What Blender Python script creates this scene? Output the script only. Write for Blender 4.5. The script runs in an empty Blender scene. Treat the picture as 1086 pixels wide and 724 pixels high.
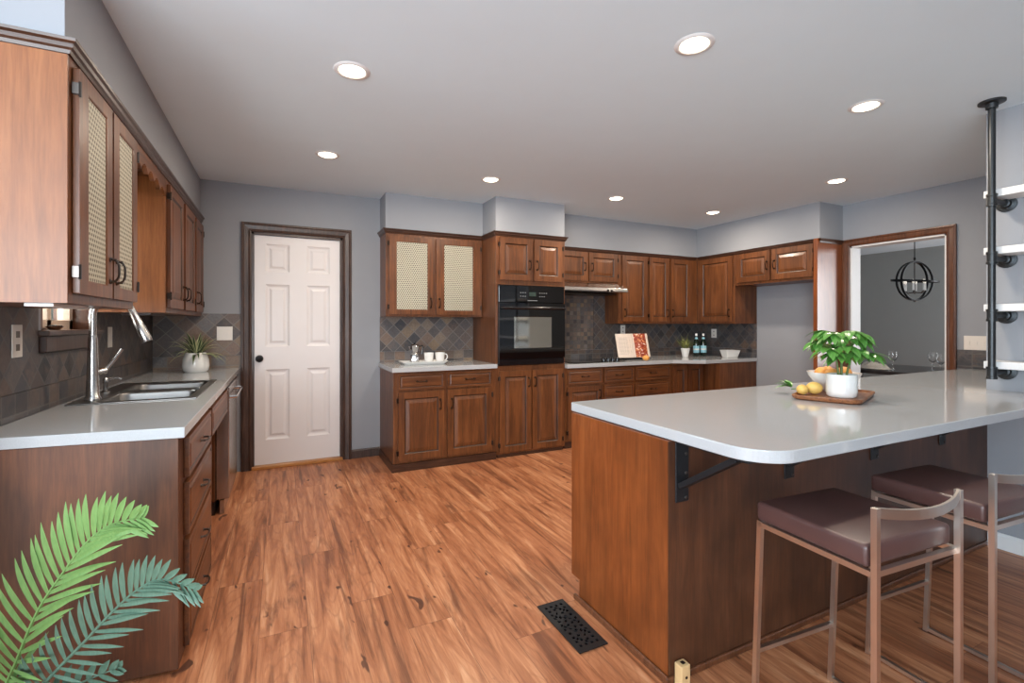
import bpy, bmesh, math, random
from mathutils import Vector, Matrix
C = bpy.context.scene.collection
sc = bpy.context.scene
R = math.radians
random.seed(7)

# ------------------------------------------------------------------ camera
FPX = 505.1
cam = bpy.data.cameras.new('camera'); camo = bpy.data.objects.new('camera', cam); C.objects.link(camo)
cam.sensor_width = 36.0; cam.sensor_fit = 'HORIZONTAL'; cam.lens = FPX / 1086 * 36.0
cam.shift_y = -(362 - 343.56) / 1086
cam.clip_start = 0.02
camo.location = (0, 0, 1.295); camo.rotation_euler = (R(90), 0, R(-25.95))
sc.camera = camo

# ------------------------------------------------------------------ colour management, world
sc.view_settings.view_transform = 'Standard'
try: sc.view_settings.look = 'None'
except Exception: pass
sc.view_settings.gamma = 1.0
sc.view_settings.use_curve_mapping = False
sc.view_settings.exposure = 0.0
sc.cycles.use_denoising = True
sc.cycles.max_bounces = 10
sc.cycles.diffuse_bounces = 5
sc.cycles.sample_clamp_indirect = 6.0
W = bpy.data.worlds.new('world'); sc.world = W; W.use_nodes = True
bg = W.node_tree.nodes['Background']
bg.inputs[0].default_value = (0.80, 0.90, 1.0, 1); bg.inputs[1].default_value = 1.0

def area(name, loc, rot, sx, sy, power, col):
    l = bpy.data.lights.new(name, 'AREA'); l.shape = 'RECTANGLE'; l.size = sx; l.size_y = sy
    l.energy = power; l.color = col
    o = bpy.data.objects.new(name, l); C.objects.link(o); o.location = loc; o.rotation_euler = rot
    return o
# daylight from the left room and the sink window; rear and dining lamps are added
area('fill_rear', (-1.9, -2.02, 1.45), (R(124), 0, R(-8)), 3.1, 1.9, 340, (0.86, 0.94, 1.0))  # added lamp, tilted up to brighten the near ceiling
area('daylight_side', (-4.42, -0.4, 1.45), (R(95), 0, R(-90)), 2.9, 2.0, 160, (0.70, 0.87, 1.0))
area('fill_dining', (8.7, 0.25, 1.45), (R(90), 0, 0), 1.2, 1.9, 125, (0.95, 0.97, 1.0))  # added lamp without a window, for dining room light and refrigerator panel glare
area('daylight_sink_window', (-1.13, 3.10, 1.68), (R(90), 0, R(-90)), 0.56, 0.74, 14, (0.95, 1.0, 0.97))
LAMP_W = 13.0
LAMP_COL = (1.0, 0.86, 0.70)

# ------------------------------------------------------------------ constants of the place
H = 2.531          # ceiling
D = 4.807          # back wall
XL = -0.95         # left wall
XR = 5.29          # right wall
XW = 3.74          # nearer right wall (beyond the end of the peninsula)
YW = 1.300         # its far end = seating face of the peninsula
CZ = 0.914         # counter top
CB = 0.878         # counter top at the back right

# ------------------------------------------------------------------ mesh builder
class MB:
    def __init__(s): s.v = []; s.f = []; s.m = []; s.s = []; s.mi = 0; s.sm = False
    def face(s, idx): s.f.append(tuple(idx)); s.m.append(s.mi); s.s.append(s.sm)
    def add(s, pts): b = len(s.v); s.v += [tuple(p) for p in pts]; return b
    def quad(s, a, b, c, d): i = s.add([a, b, c, d]); s.face((i, i+1, i+2, i+3))
    def box(s, x0, x1, y0, y1, z0, z1, fr=None):
        p = [(x, y, z) for z in (z0, z1) for y in (y0, y1) for x in (x0, x1)]
        if fr: p = [fr(*q) for q in p]
        i = s.add(p)
        for q in ((0,2,3,1),(4,5,7,6),(0,1,5,4),(2,6,7,3),(0,4,6,2),(1,3,7,5)): s.face([i+k for k in q])
        return s
    def prism(s, poly, z0, z1, fr=None):           # poly in (x,y); extruded along z
        n = len(poly); f = fr or (lambda a, b, c: (a, b, c))
        i = s.add([f(x, y, z0) for x, y in poly] + [f(x, y, z1) for x, y in poly])
        s.face([i+k for k in range(n)][::-1]); s.face([i+n+k for k in range(n)])
        for k in range(n): s.face((i+k, i+(k+1) % n, i+n+(k+1) % n, i+n+k))
        return s
    def ring(s, loops, close_start=True, close_end=True):     # loft between equal loops
        n = len(loops[0]); i = s.add([p for l in loops for p in l])
        for a in range(len(loops)-1):
            for k in range(n):
                s.face((i+a*n+k, i+a*n+(k+1) % n, i+(a+1)*n+(k+1) % n, i+(a+1)*n+k))
        if close_start: s.face([i+k for k in range(n)][::-1])
        if close_end: s.face([i+(len(loops)-1)*n+k for k in range(n)])
        return s
    def lathe(s, prof, c=(0,0,0), seg=24, axis='Z'):
        loops = []
        for r, h in prof:
            l = []
            for k in range(seg):
                a = 2*math.pi*k/seg; x, y = max(r, 1e-5)*math.cos(a), max(r, 1e-5)*math.sin(a)
                q = (x, y, h) if axis == 'Z' else (h, x, y) if axis == 'X' else (x, h, y)
                l.append((c[0]+q[0], c[1]+q[1], c[2]+q[2]))
            loops.append(l)
        s.sm = True; s.ring(loops, prof[0][0] > 1e-4, prof[-1][0] > 1e-4); s.sm = False
        return s
    def tube(s, pts, r, seg=8, closed=False, flat=None):
        pts = [Vector(p) for p in pts]; n = len(pts)
        rs = r if isinstance(r, (list, tuple)) else [r]*n
        T = []
        for i in range(n):
            a = pts[(i-1) % n] if (closed or i > 0) else pts[i]
            b = pts[(i+1) % n] if (closed or i < n-1) else pts[i]
            T.append((b-a).normalized())
        up = Vector((0,0,1)) if abs(T[0].z) < .9 else Vector((1,0,0))
        nrm = (up - T[0]*up.dot(T[0])).normalized(); loops = []
        for i in range(n):
            nrm = (nrm - T[i]*nrm.dot(T[i])).normalized(); bi = T[i].cross(nrm)
            l = []
            for k in range(seg):
                a = 2*math.pi*(k+.5)/seg
                l.append(pts[i] + nrm*math.cos(a)*rs[i] + bi*math.sin(a)*rs[i]*(flat or 1))
            loops.append(l)
        s.sm = seg > 4
        if closed: loops.append(loops[0]); s.ring(loops, False, False)
        else: s.ring(loops)
        s.sm = False
        return s
    def bar(s, a, b, w, h=None):                    # square bar between two points
        return s.tube([a, b], w*.7071, 4)
    def sphere(s, c, rx, ry=None, rz=None, seg=16, rings=10, pole=0.0):
        ry = ry or rx; rz = rz or rx; loops = []
        for j in range(rings+1):
            t = math.pi*j/rings; z = math.cos(t); q = max(math.sin(t), 1e-3)
            z2 = z*(1+pole*abs(z)**6)
            loops.append([(c[0]+rx*q*math.cos(2*math.pi*k/seg), c[1]+ry*q*math.sin(2*math.pi*k/seg), c[2]+rz*z2) for k in range(seg)])
        s.sm = True; s.ring(loops); s.sm = False
        return s

def obj(name, mb, mat, parent=None, bevel=0, seg=2, fix=True, off=None):
    me = bpy.data.meshes.new(name)
    root = parent
    while root is not None and root.parent is not None: root = root.parent
    o0 = Vector(off) if off is not None else (root.location.copy() if root is not None and root.get('world_built', 1) else Vector((0,0,0)))
    me.from_pydata([tuple(Vector(v)-o0) for v in mb.v], [], mb.f)
    mats = mat if isinstance(mat, (list, tuple)) else [mat]
    for m in mats: me.materials.append(m)
    for p, mi, sm in zip(me.polygons, mb.m, mb.s): p.material_index = mi; p.use_smooth = sm
    if fix:
        bm = bmesh.new(); bm.from_mesh(me); bmesh.ops.recalc_face_normals(bm, faces=bm.faces); bm.to_mesh(me); bm.free()
    o = bpy.data.objects.new(name, me); C.objects.link(o)
    if off is not None and parent is None: o.location = off
    if parent is not None: o.parent = parent
    if any(mb.s): me.set_sharp_from_angle(angle=R(40))
    if bevel:
        b = o.modifiers.new('bevel', 'BEVEL'); b.width = bevel; b.segments = seg; b.limit_method = 'ANGLE'; b.angle_limit = R(40)
    return o

def thing(name, label, cat, loc, group=None, local=False, rz=0):
    o = bpy.data.objects.new(name, None); C.objects.link(o); o.location = loc; o.rotation_euler = (0, 0, rz)
    o.empty_display_size = .05
    o['label'] = label; o['category'] = cat
    if group: o['group'] = group
    _local[o.name] = local
    if local: o['world_built'] = 0
    return o
_local = {}
def tag(o, label, cat, group=None):
    o['label'] = label; o['category'] = cat
    if group: o['group'] = group
    return o
def struct(name, mb, mat, bevel=0, fix=True):
    o = obj(name, mb, mat, None, bevel, fix=fix); o['kind'] = 'structure'; return o
def centred(mb):                                    # base point of a mesh, for single-mesh things
    xs, ys, zs = zip(*mb.v)
    return ((min(xs)+max(xs))/2, (min(ys)+max(ys))/2, min(zs))
def copy_tree(o, loc):
    r = o.copy(); C.objects.link(r); r.location = loc
    def rec(src, dst):
        for ch in list(src.children):
            c = ch.copy(); C.objects.link(c); c.parent = dst; rec(ch, c)
    rec(o, r)
    return r

# ------------------------------------------------------------------ materials
def lin(c):
    def f(x):
        x /= 255.0
        return x/12.92 if x <= .04045 else ((x+.055)/1.055)**2.4
    return (f(c[0]), f(c[1]), f(c[2]), 1)
class NT:
    def __init__(s, name):
        s.mat = bpy.data.materials.new(name); s.mat.use_nodes = True; s.t = s.mat.node_tree
        s.b = s.t.nodes['Principled BSDF']
    def n(s, typ, **kw):
        nd = s.t.nodes.new(typ)
        for k, v in kw.items(): setattr(nd, k, v)
        return nd
    def l(s, a, b): s.t.links.new(a, b)
    def val(s, nd, i, v):
        if hasattr(v, 'is_output'): s.l(v, nd.inputs[i])
        else: nd.inputs[i].default_value = v
    def math(s, op, a, b=None, c=None):
        nd = s.n('ShaderNodeMath', operation=op); s.val(nd, 0, a)
        if b is not None: s.val(nd, 1, b)
        if c is not None: s.val(nd, 2, c)
        return nd.outputs[0]
    def vm(s, op, a, b=None):
        nd = s.n('ShaderNodeVectorMath', operation=op); s.val(nd, 0, a)
        if b is not None: s.val(nd, 1, b)
        return nd.outputs['Value'] if op in ('LENGTH', 'DOT_PRODUCT') else nd.outputs[0]
    def coords(s, rnd=True):
        t = s.n('ShaderNodeTexCoord').outputs['Object']
        if rnd:
            r = s.n('ShaderNodeObjectInfo').outputs['Random']
            t = s.vm('ADD', t, s.vm('SCALE', s._c3(r)))if False else s.vm('ADD', t, s._c3(s.math('MULTIPLY', r, 37.0)))
        return t
    def _c3(s, v):
        c = s.n('ShaderNodeCombineXYZ')
        for i in range(3): s.val(c, i, v)
        return c.outputs[0]
    def mapping(s, v, sc_=(1,1,1), rot=(0,0,0), loc=(0,0,0)):
        m = s.n('ShaderNodeMapping'); s.l(v, m.inputs[0]); m.inputs['Scale'].default_value = sc_
        m.inputs['Rotation'].default_value = rot; m.inputs['Location'].default_value = loc
        return m.outputs[0]
    def noise(s, v, scale, detail=4, rough=.5, dist=0):
        n = s.n('ShaderNodeTexNoise'); s.l(v, n.inputs['Vector']); n.inputs['Scale'].default_value = scale
        n.inputs['Detail'].default_value = detail; n.inputs['Roughness'].default_value = rough; n.inputs['Distortion'].default_value = dist
        return n.outputs['Fac']
    def ramp(s, f, stops, interp='LINEAR'):
        r = s.n('ShaderNodeValToRGB'); s.l(f, r.inputs[0]); cr = r.color_ramp; cr.interpolation = interp
        while len(cr.elements) < len(stops): cr.elements.new(.5)
        for e, (p, c) in zip(cr.elements, stops):
            e.position = p; e.color = c if len(c) == 4 else (*c, 1)
        return r.outputs[0]
    def mix(s, f, a, b, blend='MIX'):
        m = s.n('ShaderNodeMix', data_type='RGBA', blend_type=blend)
        s.val(m, 0, f); s.val(m, 6, a); s.val(m, 7, b)
        return m.outputs[2]
    def bump(s, h, strength=.2, dist=.002):
        b = s.n('ShaderNodeBump'); s.l(h, b.inputs['Height']); b.inputs['Strength'].default_value = strength
        b.inputs['Distance'].default_value = dist; s.l(b.outputs[0], s.b.inputs['Normal'])
    def set(s, **kw):
        for k, v in kw.items():
            s.val(s.b, k.replace('_', ' '), v)
        return s.mat
g = lambda v: (v, v, v, 1)

def plain(name, c, rough=.5, metal=0, var=.06, scale=30, coat=0, **kw):
    m = NT(name); v = m.coords()
    f = m.noise(v, scale, 3)
    c = lin(c)
    col = m.mix(f, tuple(x*(1-var) for x in c[:3])+(1,), tuple(min(1, x*(1+var)) for x in c[:3])+(1,))
    return m.set(Base_Color=col, Roughness=rough, Metallic=metal, Coat_Weight=coat, **kw)

def wood(name, dark, mid, light, axis='Z', rough=.38, coat=.12, blot=.35, sc_=1.0):
    m = NT(name); v = m.coords()
    st = {'X': (.9, 14, 14), 'Y': (14, .9, 14), 'Z': (14, 14, .9)}[axis]
    st = tuple(x*sc_ for x in st)
    grain = m.noise(m.mapping(v, st), 3.0, 9, .62, 1.2)
    fine = m.noise(m.mapping(v, tuple(x*5 for x in st)), 4.0, 3, .6)
    blotch = m.noise(m.mapping(v, (1, 1, .6) if axis == 'Z' else (.8, .8, 1)), 4.5, 3, .6)
    col = m.ramp(grain, [(.28, lin(dark)), (.5, lin(mid)), (.74, lin(light))])
    col = m.mix(m.math('MULTIPLY', blot, m.ramp(blotch, [(.35, (1,1,1)), (.62, (0,0,0))])), col, lin(tuple(int(x*.62) for x in dark)))
    col = m.mix(.14, col, m.ramp(fine, [(.35, (0,0,0)), (.65, (1,1,1))]), 'SOFT_LIGHT')
    m.bump(fine, .06, .001)
    return m.set(Base_Color=col, Roughness=rough, Coat_Weight=coat, Coat_Roughness=.18)

M = {}
M['wall'] = plain('grey_wall_paint', (147, 150, 156), .75, var=.02, scale=8)
M['wall_din'] = plain('grey_dining_paint', (150, 153, 151), .8, var=.02, scale=8)
M['ceil'] = plain('white_ceiling_paint', (216, 231, 240), .85, var=.015, scale=6)
M['white'] = plain('white_semigloss', (226, 222, 222), .35, var=.015, scale=9)
M['trim_white'] = plain('white_trim', (222, 222, 222), .4, var=.02)
CW = ((74, 40, 18), (108, 62, 30), (132, 80, 43))
M['cab'] = wood('stained_cabinet_wood', *CW, sc_=.6)
M['cab_h'] = wood('stained_cabinet_wood_horizontal', *CW, 'X', sc_=.6)
M['cab_y'] = wood('stained_cabinet_wood_along', *CW, 'Y', sc_=.6)
M['cab_side_lit'] = wood('daylit_cabinet_side', (114, 66, 34), (134, 80, 42), (150, 94, 54), rough=.45, coat=.1, blot=.12, sc_=.5)  # side panels coloured lighter to stand for daylight falling on them
M['panel'] = wood('stained_end_panel', (106, 54, 23), (126, 65, 27), (140, 77, 36), rough=.42, coat=.12, blot=.4, sc_=.5)
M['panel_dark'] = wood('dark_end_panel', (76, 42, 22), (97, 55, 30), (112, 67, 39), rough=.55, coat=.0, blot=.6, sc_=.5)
M['groove_dark'] = wood('dark_groove_wood', (40, 24, 14), (58, 35, 20), (74, 46, 27))  # darker tone set on the panel groove faces
M['casing'] = wood('dark_brown_casing', (52, 38, 34), (72, 54, 47), (92, 70, 60), rough=.4, blot=.3)
M['crown'] = wood('dark_crown_wood', (48, 28, 18), (66, 40, 27), (84, 54, 38), 'X', rough=.35, blot=.3)
M['redwood'] = wood('brown_door_casing', (70, 38, 22), (98, 58, 36), (120, 74, 48), rough=.35, blot=.3)
M['thresh'] = wood('oak_threshold', (150, 92, 40), (186, 126, 64), (206, 150, 90), 'X', rough=.35, blot=.2)
M['tray'] = wood('acacia_tray', (96, 52, 28), (142, 86, 50), (176, 118, 76), 'X', rough=.4, coat=.1, blot=.3)
M['tablewood'] = wood('dark_table_wood', (34, 28, 26), (50, 42, 39), (64, 54, 50), 'Y', rough=.3)
M['iron'] = plain('black_iron', (34, 33, 34), .42, .85)
M['bronze'] = plain('bronze_hardware', (58, 47, 40), .35, .9)
M['pewter'] = plain('pewter_hardware', (96, 90, 86), .3, .95)
M['pipe'] = plain('black_pipe', (66, 68, 70), .38, .85, var=.2, scale=60)
M['steel'] = NT('brushed_steel')
def _steel(m, c, r):
    v = m.coords(); f = m.noise(v, 6, 2)
    return m.set(Base_Color=m.mix(f, lin(tuple(int(x*.9) for x in c)), lin(c)), Metallic=1.0, Roughness=m.math('ADD', m.math('MULTIPLY', f, .04), r))
M['steel'] = _steel(M['steel'], (206, 204, 202), .22)
M['stool_steel'] = _steel(NT('brushed_stool_steel'), (232, 222, 212), .30)
M['sink'] = _steel(NT('satin_sink_steel'), (140, 138, 136), .30)
M['chrome'] = _steel(NT('polished_steel'), (214, 212, 210), .08)
M['black'] = plain('black_enamel', (16, 16, 18), .22, coat=.3)
M['bracket'] = plain('black_bracket', (30, 31, 34), .45, .3)
M['glassblack'] = plain('black_oven_glass', (8, 8, 9), .04, coat=.5)
M['ovenwin'] = plain('dark_mirror_window', (190, 188, 178), .06, .92)
M['grey_mark'] = plain('grey_print', (128, 130, 130), .5)
M['plastic'] = plain('ivory_plastic', (226, 220, 212), .4, var=.02)
M['plastic_dark'] = plain('plug_slots', (120, 112, 104), .6)
M['beige'] = plain('beige_box', (206, 170, 122), .5)
M['ceramic'] = plain('white_ceramic', (232, 230, 226), .18, coat=.4, var=.02)
M['soil'] = plain('potting_soil', (52, 40, 30), .95, var=.4, scale=90)
M['stem'] = plain('green_stem', (96, 110, 62), .6)
M['lemon'] = plain('lemon_peel', (224, 184, 100), .45, var=.08, scale=60)
M['orange'] = plain('orange_peel', (228, 160, 82), .45, var=.08, scale=60)
M['label'] = plain('blue_label', (140, 190, 205), .6, var=.18, scale=80)
M['linen'] = plain('linen_cloth', (206, 196, 182), .9, var=.15, scale=40)
M['paper'] = plain('book_page', (222, 205, 190), .8, var=.05, scale=60)
M['leather'] = NT('brown_leather')
def _leather(m):
    v = m.coords(); f = m.noise(v, 5, 3); b = m.noise(v, 260, 2)
    m.bump(b, .12, .001)
    return m.set(Base_Color=m.mix(f, lin((66, 44, 42)), lin((88, 60, 56))), Roughness=.36, Coat_Weight=.12, Coat_Roughness=.3)
M['leather'] = _leather(M['leather'])
def _quartz():
    m = NT('grey_quartz'); v = m.coords(False)
    f = m.noise(v, 420, 2); c = m.noise(v, 3, 3)
    col = m.mix(f, lin((164, 166, 168)), lin((193, 195, 197)))
    col = m.mix(m.math('MULTIPLY', c, .25), col, lin((164, 165, 167)))
    return m.set(Base_Color=col, Roughness=.075, Specular_IOR_Level=.6)
M['quartz'] = _quartz()
def _glass(name, col=(1,1,1,1), rough=0.0):
    m = NT(name); m.noise(m.coords(), 5, 1)
    return m.set(Base_Color=col, Roughness=rough, Transmission_Weight=1.0, IOR=1.45)
M['glass'] = _glass('clear_glass')
M['bottle'] = plain('dark_green_bottle_glass', (16, 28, 20), .06, coat=.5)
def _emit(name, col, st):
    m = NT(name); f = m.noise(m.coords(), 20, 1)
    return m.set(Base_Color=(1,1,1,1), Emission_Color=m.mix(f, (*col, 1), (*col, 1)), Emission_Strength=st)
M['lamp'] = _emit('lit_diffuser', (1.0, .82, .60), 9.0)
M['bulb'] = _emit('candle_bulb', (1.0, .85, .65), .5)

def slate(name, size, plane, rot, palette, grout, off=(0, 0), gw=.035, seed=0.0, ysize=None):
    m = NT(name); v = m.coords(False)
    s = m.n('ShaderNodeSeparateXYZ'); m.l(v, s.inputs[0])
    c = m.n('ShaderNodeCombineXYZ'); m.l(s.outputs['X' if plane == 'XZ' else 'Y'], c.inputs[0]); m.l(s.outputs['Z'], c.inputs[1])
    ys = ysize or size
    p = m.vm('ADD', m.mapping(m.vm('ADD', c.outputs[0], (off[0], off[1], 0)), (1, 1, 1), (0, 0, rot)), (50*size, 50*ys, 0))
    p = m.vm('MULTIPLY', p, (1/size, 1/ys, 0))
    idv = m.vm('ADD', m.vm('FLOOR', p), (seed, seed*1.7, 0)); fr = m.vm('FRACTION', p)
    w = m.n('ShaderNodeTexWhiteNoise', noise_dimensions='2D'); m.l(idv, w.inputs['Vector'])
    col = m.ramp(w.outputs['Value'], palette)
    big = m.noise(m.vm('ADD', v, idv), 14, 4, .6, .8); fine = m.noise(v, 70, 4, .6)
    col = m.mix(m.math('MULTIPLY', m.ramp(big, [(.4, (0,0,0)), (.7, (1,1,1))]), .55), col, m.ramp(w.outputs['Color'], [(0, lin((70, 66, 66))), (.5, lin((124, 100, 84))), (1, lin((96, 94, 96)))]))
    col = m.mix(.5, col, m.ramp(fine, [(.3, g(.25)), (.7, g(.75))]), 'SOFT_LIGHT')
    e = m.n('ShaderNodeSeparateXYZ'); m.l(fr, e.inputs[0])
    d = [m.math('MINIMUM', e.outputs[i], m.math('SUBTRACT', 1.0, e.outputs[i])) for i in (0, 1)]
    mask = m.math('LESS_THAN', m.math('MINIMUM', *d), gw)
    col = m.mix(mask, col, lin(grout))
    hgt = m.math('SUBTRACT', m.math('MULTIPLY', big, .6), m.math('MULTIPLY', mask, .8))
    m.bump(hgt, .5, .003)
    return m.set(Base_Color=col, Roughness=m.math('ADD', .38, m.math('MULTIPLY', fine, .25)))
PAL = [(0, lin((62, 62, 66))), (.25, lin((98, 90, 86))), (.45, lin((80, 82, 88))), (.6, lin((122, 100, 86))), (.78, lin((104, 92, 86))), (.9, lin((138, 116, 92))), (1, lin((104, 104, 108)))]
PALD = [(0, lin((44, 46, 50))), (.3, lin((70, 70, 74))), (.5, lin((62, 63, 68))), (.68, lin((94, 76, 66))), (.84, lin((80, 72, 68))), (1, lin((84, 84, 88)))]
M['sl_d_x'] = slate('slate_diamonds_coffee', .098, 'XZ', R(45), PAL, (122, 114, 108), (.02, .03))
M['sl_r_x'] = slate('slate_row_coffee', .104, 'XZ', 0, PAL, (116, 108, 102), (.01, 0), seed=3)
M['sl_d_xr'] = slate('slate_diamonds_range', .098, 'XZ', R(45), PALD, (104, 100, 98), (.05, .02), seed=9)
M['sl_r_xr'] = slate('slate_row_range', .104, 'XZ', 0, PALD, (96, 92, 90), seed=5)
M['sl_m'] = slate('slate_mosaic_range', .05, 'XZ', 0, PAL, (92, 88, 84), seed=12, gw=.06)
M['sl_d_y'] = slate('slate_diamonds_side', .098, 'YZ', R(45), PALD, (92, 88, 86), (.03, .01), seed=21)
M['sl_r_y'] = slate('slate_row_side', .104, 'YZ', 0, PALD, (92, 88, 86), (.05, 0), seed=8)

def _cane(plane):
    m = NT('woven_cane_'+plane); v = m.coords(False)
    s = m.n('ShaderNodeSeparateXYZ'); m.l(v, s.inputs[0])
    c = m.n('ShaderNodeCombineXYZ'); m.l(s.outputs['X' if plane == 'XZ' else 'Y'], c.inputs[0]); m.l(s.outputs['Z'], c.inputs[1])
    q = m.vm('MULTIPLY', c.outputs[0], (1/.021, 1/.035, 0))
    def dots(o):
        f = m.vm('SUBTRACT', m.vm('FRACTION', m.vm('ADD', q, (40+o, 40+o, 0))), (.5, .5, 0))
        return m.vm('LENGTH', m.vm('MULTIPLY', f, (1, 1.73, 0)))
    d = m.math('MINIMUM', dots(0), dots(.5))
    mask = m.math('LESS_THAN', d, .27)
    n = m.noise(v, 200, 2)
    col = m.mix(n, lin((166, 161, 142)), lin((192, 187, 168)))
    col = m.mix(mask, col, lin((62, 54, 44)))
    m.bump(m.math('MINIMUM', d, .4), .4, .002)
    return m.set(Base_Color=col, Roughness=.55)
M['cane_XZ'] = _cane('XZ'); M['cane_YZ'] = _cane('YZ')

def _floor():
    m = NT('hickory_laminate'); v = m.coords(False)
    s = m.n('ShaderNodeSeparateXYZ'); m.l(v, s.inputs[0])
    px = m.math('DIVIDE', m.math('ADD', s.outputs['X'], 20.03), .19)
    ci = m.math('FLOOR', px)
    w1 = m.n('ShaderNodeTexWhiteNoise', noise_dimensions='1D'); m.l(ci, w1.inputs['W'])
    py = m.math('ADD', m.math('DIVIDE', m.math('ADD', s.outputs['Y'], 20), 1.22), w1.outputs['Value'])
    ri = m.math('FLOOR', py)
    idc = m.n('ShaderNodeCombineXYZ'); m.l(ci, idc.inputs[0]); m.l(ri, idc.inputs[1])
    w2 = m.n('ShaderNodeTexWhiteNoise', noise_dimensions='3D'); m.l(idc.outputs[0], w2.inputs['Vector'])
    pv = m.vm('ADD', v, m.vm('MULTIPLY', w2.outputs['Color'], (60, 60, 60)))
    warp = m.noise(m.mapping(pv, (3.4, .5, 1)), 1.5, 2, .4, .2)
    grain = m.noise(m.mapping(pv, (10, .75, 1)), 2.2, 8, .6, .7)
    rings = m.math('FRACT', m.math('MULTIPLY', warp, 22.0))
    rings = m.math('ABSOLUTE', m.math('SUBTRACT', rings, .5))
    fine = m.noise(m.mapping(pv, (70, 3, 1)), 5, 4, .6)
    streak = m.noise(m.mapping(pv, (8.0, .65, 1)), 1.5, 6, .62, 1.1)
    col = m.ramp(grain, [(.30, lin((116, 68, 41))), (.44, lin((162, 101, 66))), (.58, lin((188, 127, 88))), (.74, lin((212, 159, 120)))])
    col = m.mix(m.math('MULTIPLY', m.ramp(rings, [(.0, (1,1,1)), (.16, (0,0,0))]), .34), col, lin((140, 84, 56)))
    col = m.mix(m.math('MULTIPLY', m.ramp(streak, [(.53, (0,0,0)), (.66, (1,1,1))]), .8), col, lin((104, 58, 36)))
    knot = m.noise(m.mapping(pv, (5, 2.2, 1)), 3.1, 2, .5, .4)
    col = m.mix(m.math('MULTIPLY', m.ramp(knot, [(.69, (0,0,0)), (.73, (1,1,1))]), .85), col, lin((70, 38, 26)))
    tone = m.ramp(w2.outputs['Value'], [(0, g(.32)), (.5, g(.5)), (1, g(.64))])
    col = m.mix(.55, col, tone, 'SOFT_LIGHT')
    col = m.mix(.22, col, m.ramp(fine, [(.3, g(.2)), (.7, g(.8))]), 'SOFT_LIGHT')
    fx = m.math('FRACT', px); fy = m.math('FRACT', py)
    ex = m.math('LESS_THAN', m.math('MINIMUM', fx, m.math('SUBTRACT', 1.0, fx)), .007)
    ey = m.math('LESS_THAN', m.math('MINIMUM', fy, m.math('SUBTRACT', 1.0, fy)), .0014)
    seam = m.math('MAXIMUM', ex, ey)
    col = m.mix(m.math('MULTIPLY', seam, .5), col, lin((96, 54, 34)))
    m.bump(m.math('SUBTRACT', m.math('MULTIPLY', fine, .3), seam), .12, .002)
    return m.set(Base_Color=col, Roughness=m.math('ADD', .34, m.math('MULTIPLY', grain, .14)))
M['floor'] = _floor()
def leafmat(name, a, b, rough=.4):
    m = NT(name); v = m.coords(); f = m.noise(m.mapping(v, (20, 20, 4)), 6, 3); h = m.noise(v, 7, 2)
    col = m.mix(f, lin(a), lin(b)); col = m.mix(m.math('MULTIPLY', h, .35), col, lin(tuple(int(x*.7) for x in a)))
    return m.set(Base_Color=col, Roughness=rough, Subsurface_Weight=0.0)
M['leaf'] = leafmat('money_tree_leaf', (58, 116, 44), (112, 168, 78), .3)
M['spike'] = leafmat('spider_plant_green', (44, 62, 38), (70, 92, 54))
M['spike_edge'] = leafmat('spider_plant_edge', (176, 180, 128), (204, 204, 160))
M['grassy'] = leafmat('grassy_leaf', (112, 118, 58), (150, 152, 84))
M['palm1'] = leafmat('palm_light_green', (82, 118, 58), (120, 152, 86), .5)
M['palm2'] = leafmat('palm_teal_green', (56, 82, 68), (92, 120, 100), .5)
M['photo'] = NT('food_photo_page')
def _photo(m):
    v = m.coords(False); f = m.noise(v, 26, 2, .5, .6)
    return m.set(Base_Color=m.ramp(f, [(.34, lin((220, 205, 190))), (.42, lin((176, 70, 44))), (.52, lin((120, 36, 26))), (.62, lin((206, 120, 70))), (.74, lin((232, 210, 190)))]), Roughness=.35)
M['photo'] = _photo(M['photo'])
M['siding'] = plain('pale_green_siding', (196, 210, 196), .8)

# ------------------------------------------------------------------ the setting
mb = MB(); mb.quad((-4.6, -3.6, 0), (9.5, -3.6, 0), (9.5, 5.8, 0), (-4.6, 5.8, 0)); struct('floor', mb, M['floor'])
mb = MB(); mb.box(-4.6, 9.5, -3.6, 5.8, H, H+.05); struct('ceiling', mb, M['ceil'])
def wall_cells(mb, fr, us, zs, holes, t):
    for i in range(len(us)-1):
        for j in range(len(zs)-1):
            if (i, j) in holes: continue
            mb.box(us[i], us[i+1], -t, 0, zs[j], zs[j+1], fr)
bk = lambda yf: (lambda u, d, z: (u, yf-d, z))
lf = lambda xf: (lambda u, d, z: (xf+d, u, z))
rt = lambda xf: (lambda u, d, z: (xf-d, u, z))
DX0, DX1, DZ1 = -.229, .536, 2.115
mb = MB(); wall_cells(mb, bk(D), [XL-.15, DX0, DX1, XR+.13], [0, DZ1, H], {(1, 0)}, .12); struct('wall_back', mb, M['wall'])
WY0, WY1, WZ0, WZ1 = 2.80, 3.425, 1.255, 2.02
mb = MB(); wall_cells(mb, lf(XL), [1.86, WY0, WY1, D+.12], [0, WZ0, WZ1, H], {(1, 1)}, .16); struct('wall_left', mb, M['wall'])
OY0, OY1, OZ1 = 2.10, 2.892, 2.095
mb = MB(); wall_cells(mb, rt(XR), [YW-.02, OY0, OY1, D+.12], [0, OZ1, H], {(1, 0)}, .13); struct('wall_right', mb, M['wall'])
mb = MB(); mb.box(XW, XR+.13, -3.6, YW, 0, H); struct('wall_right_near', mb, M['wall'])
mb = MB(); mb.box(-4.6, XL, 1.86, 1.98, 0, H); struct('wall_left_return', mb, M['wall'])
mb = MB(); mb.box(-4.6, -4.5, -3.6, 1.86, 0, .45); mb.box(-4.6, -4.5, -3.6, 1.86, 2.45, H); mb.box(-4.6, -4.5, -3.6, -1.9, .45, 2.45); mb.box(-4.6, -4.5, 1.1, 1.86, .45, 2.45)
struct('wall_family', mb, M['wall'])
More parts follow.
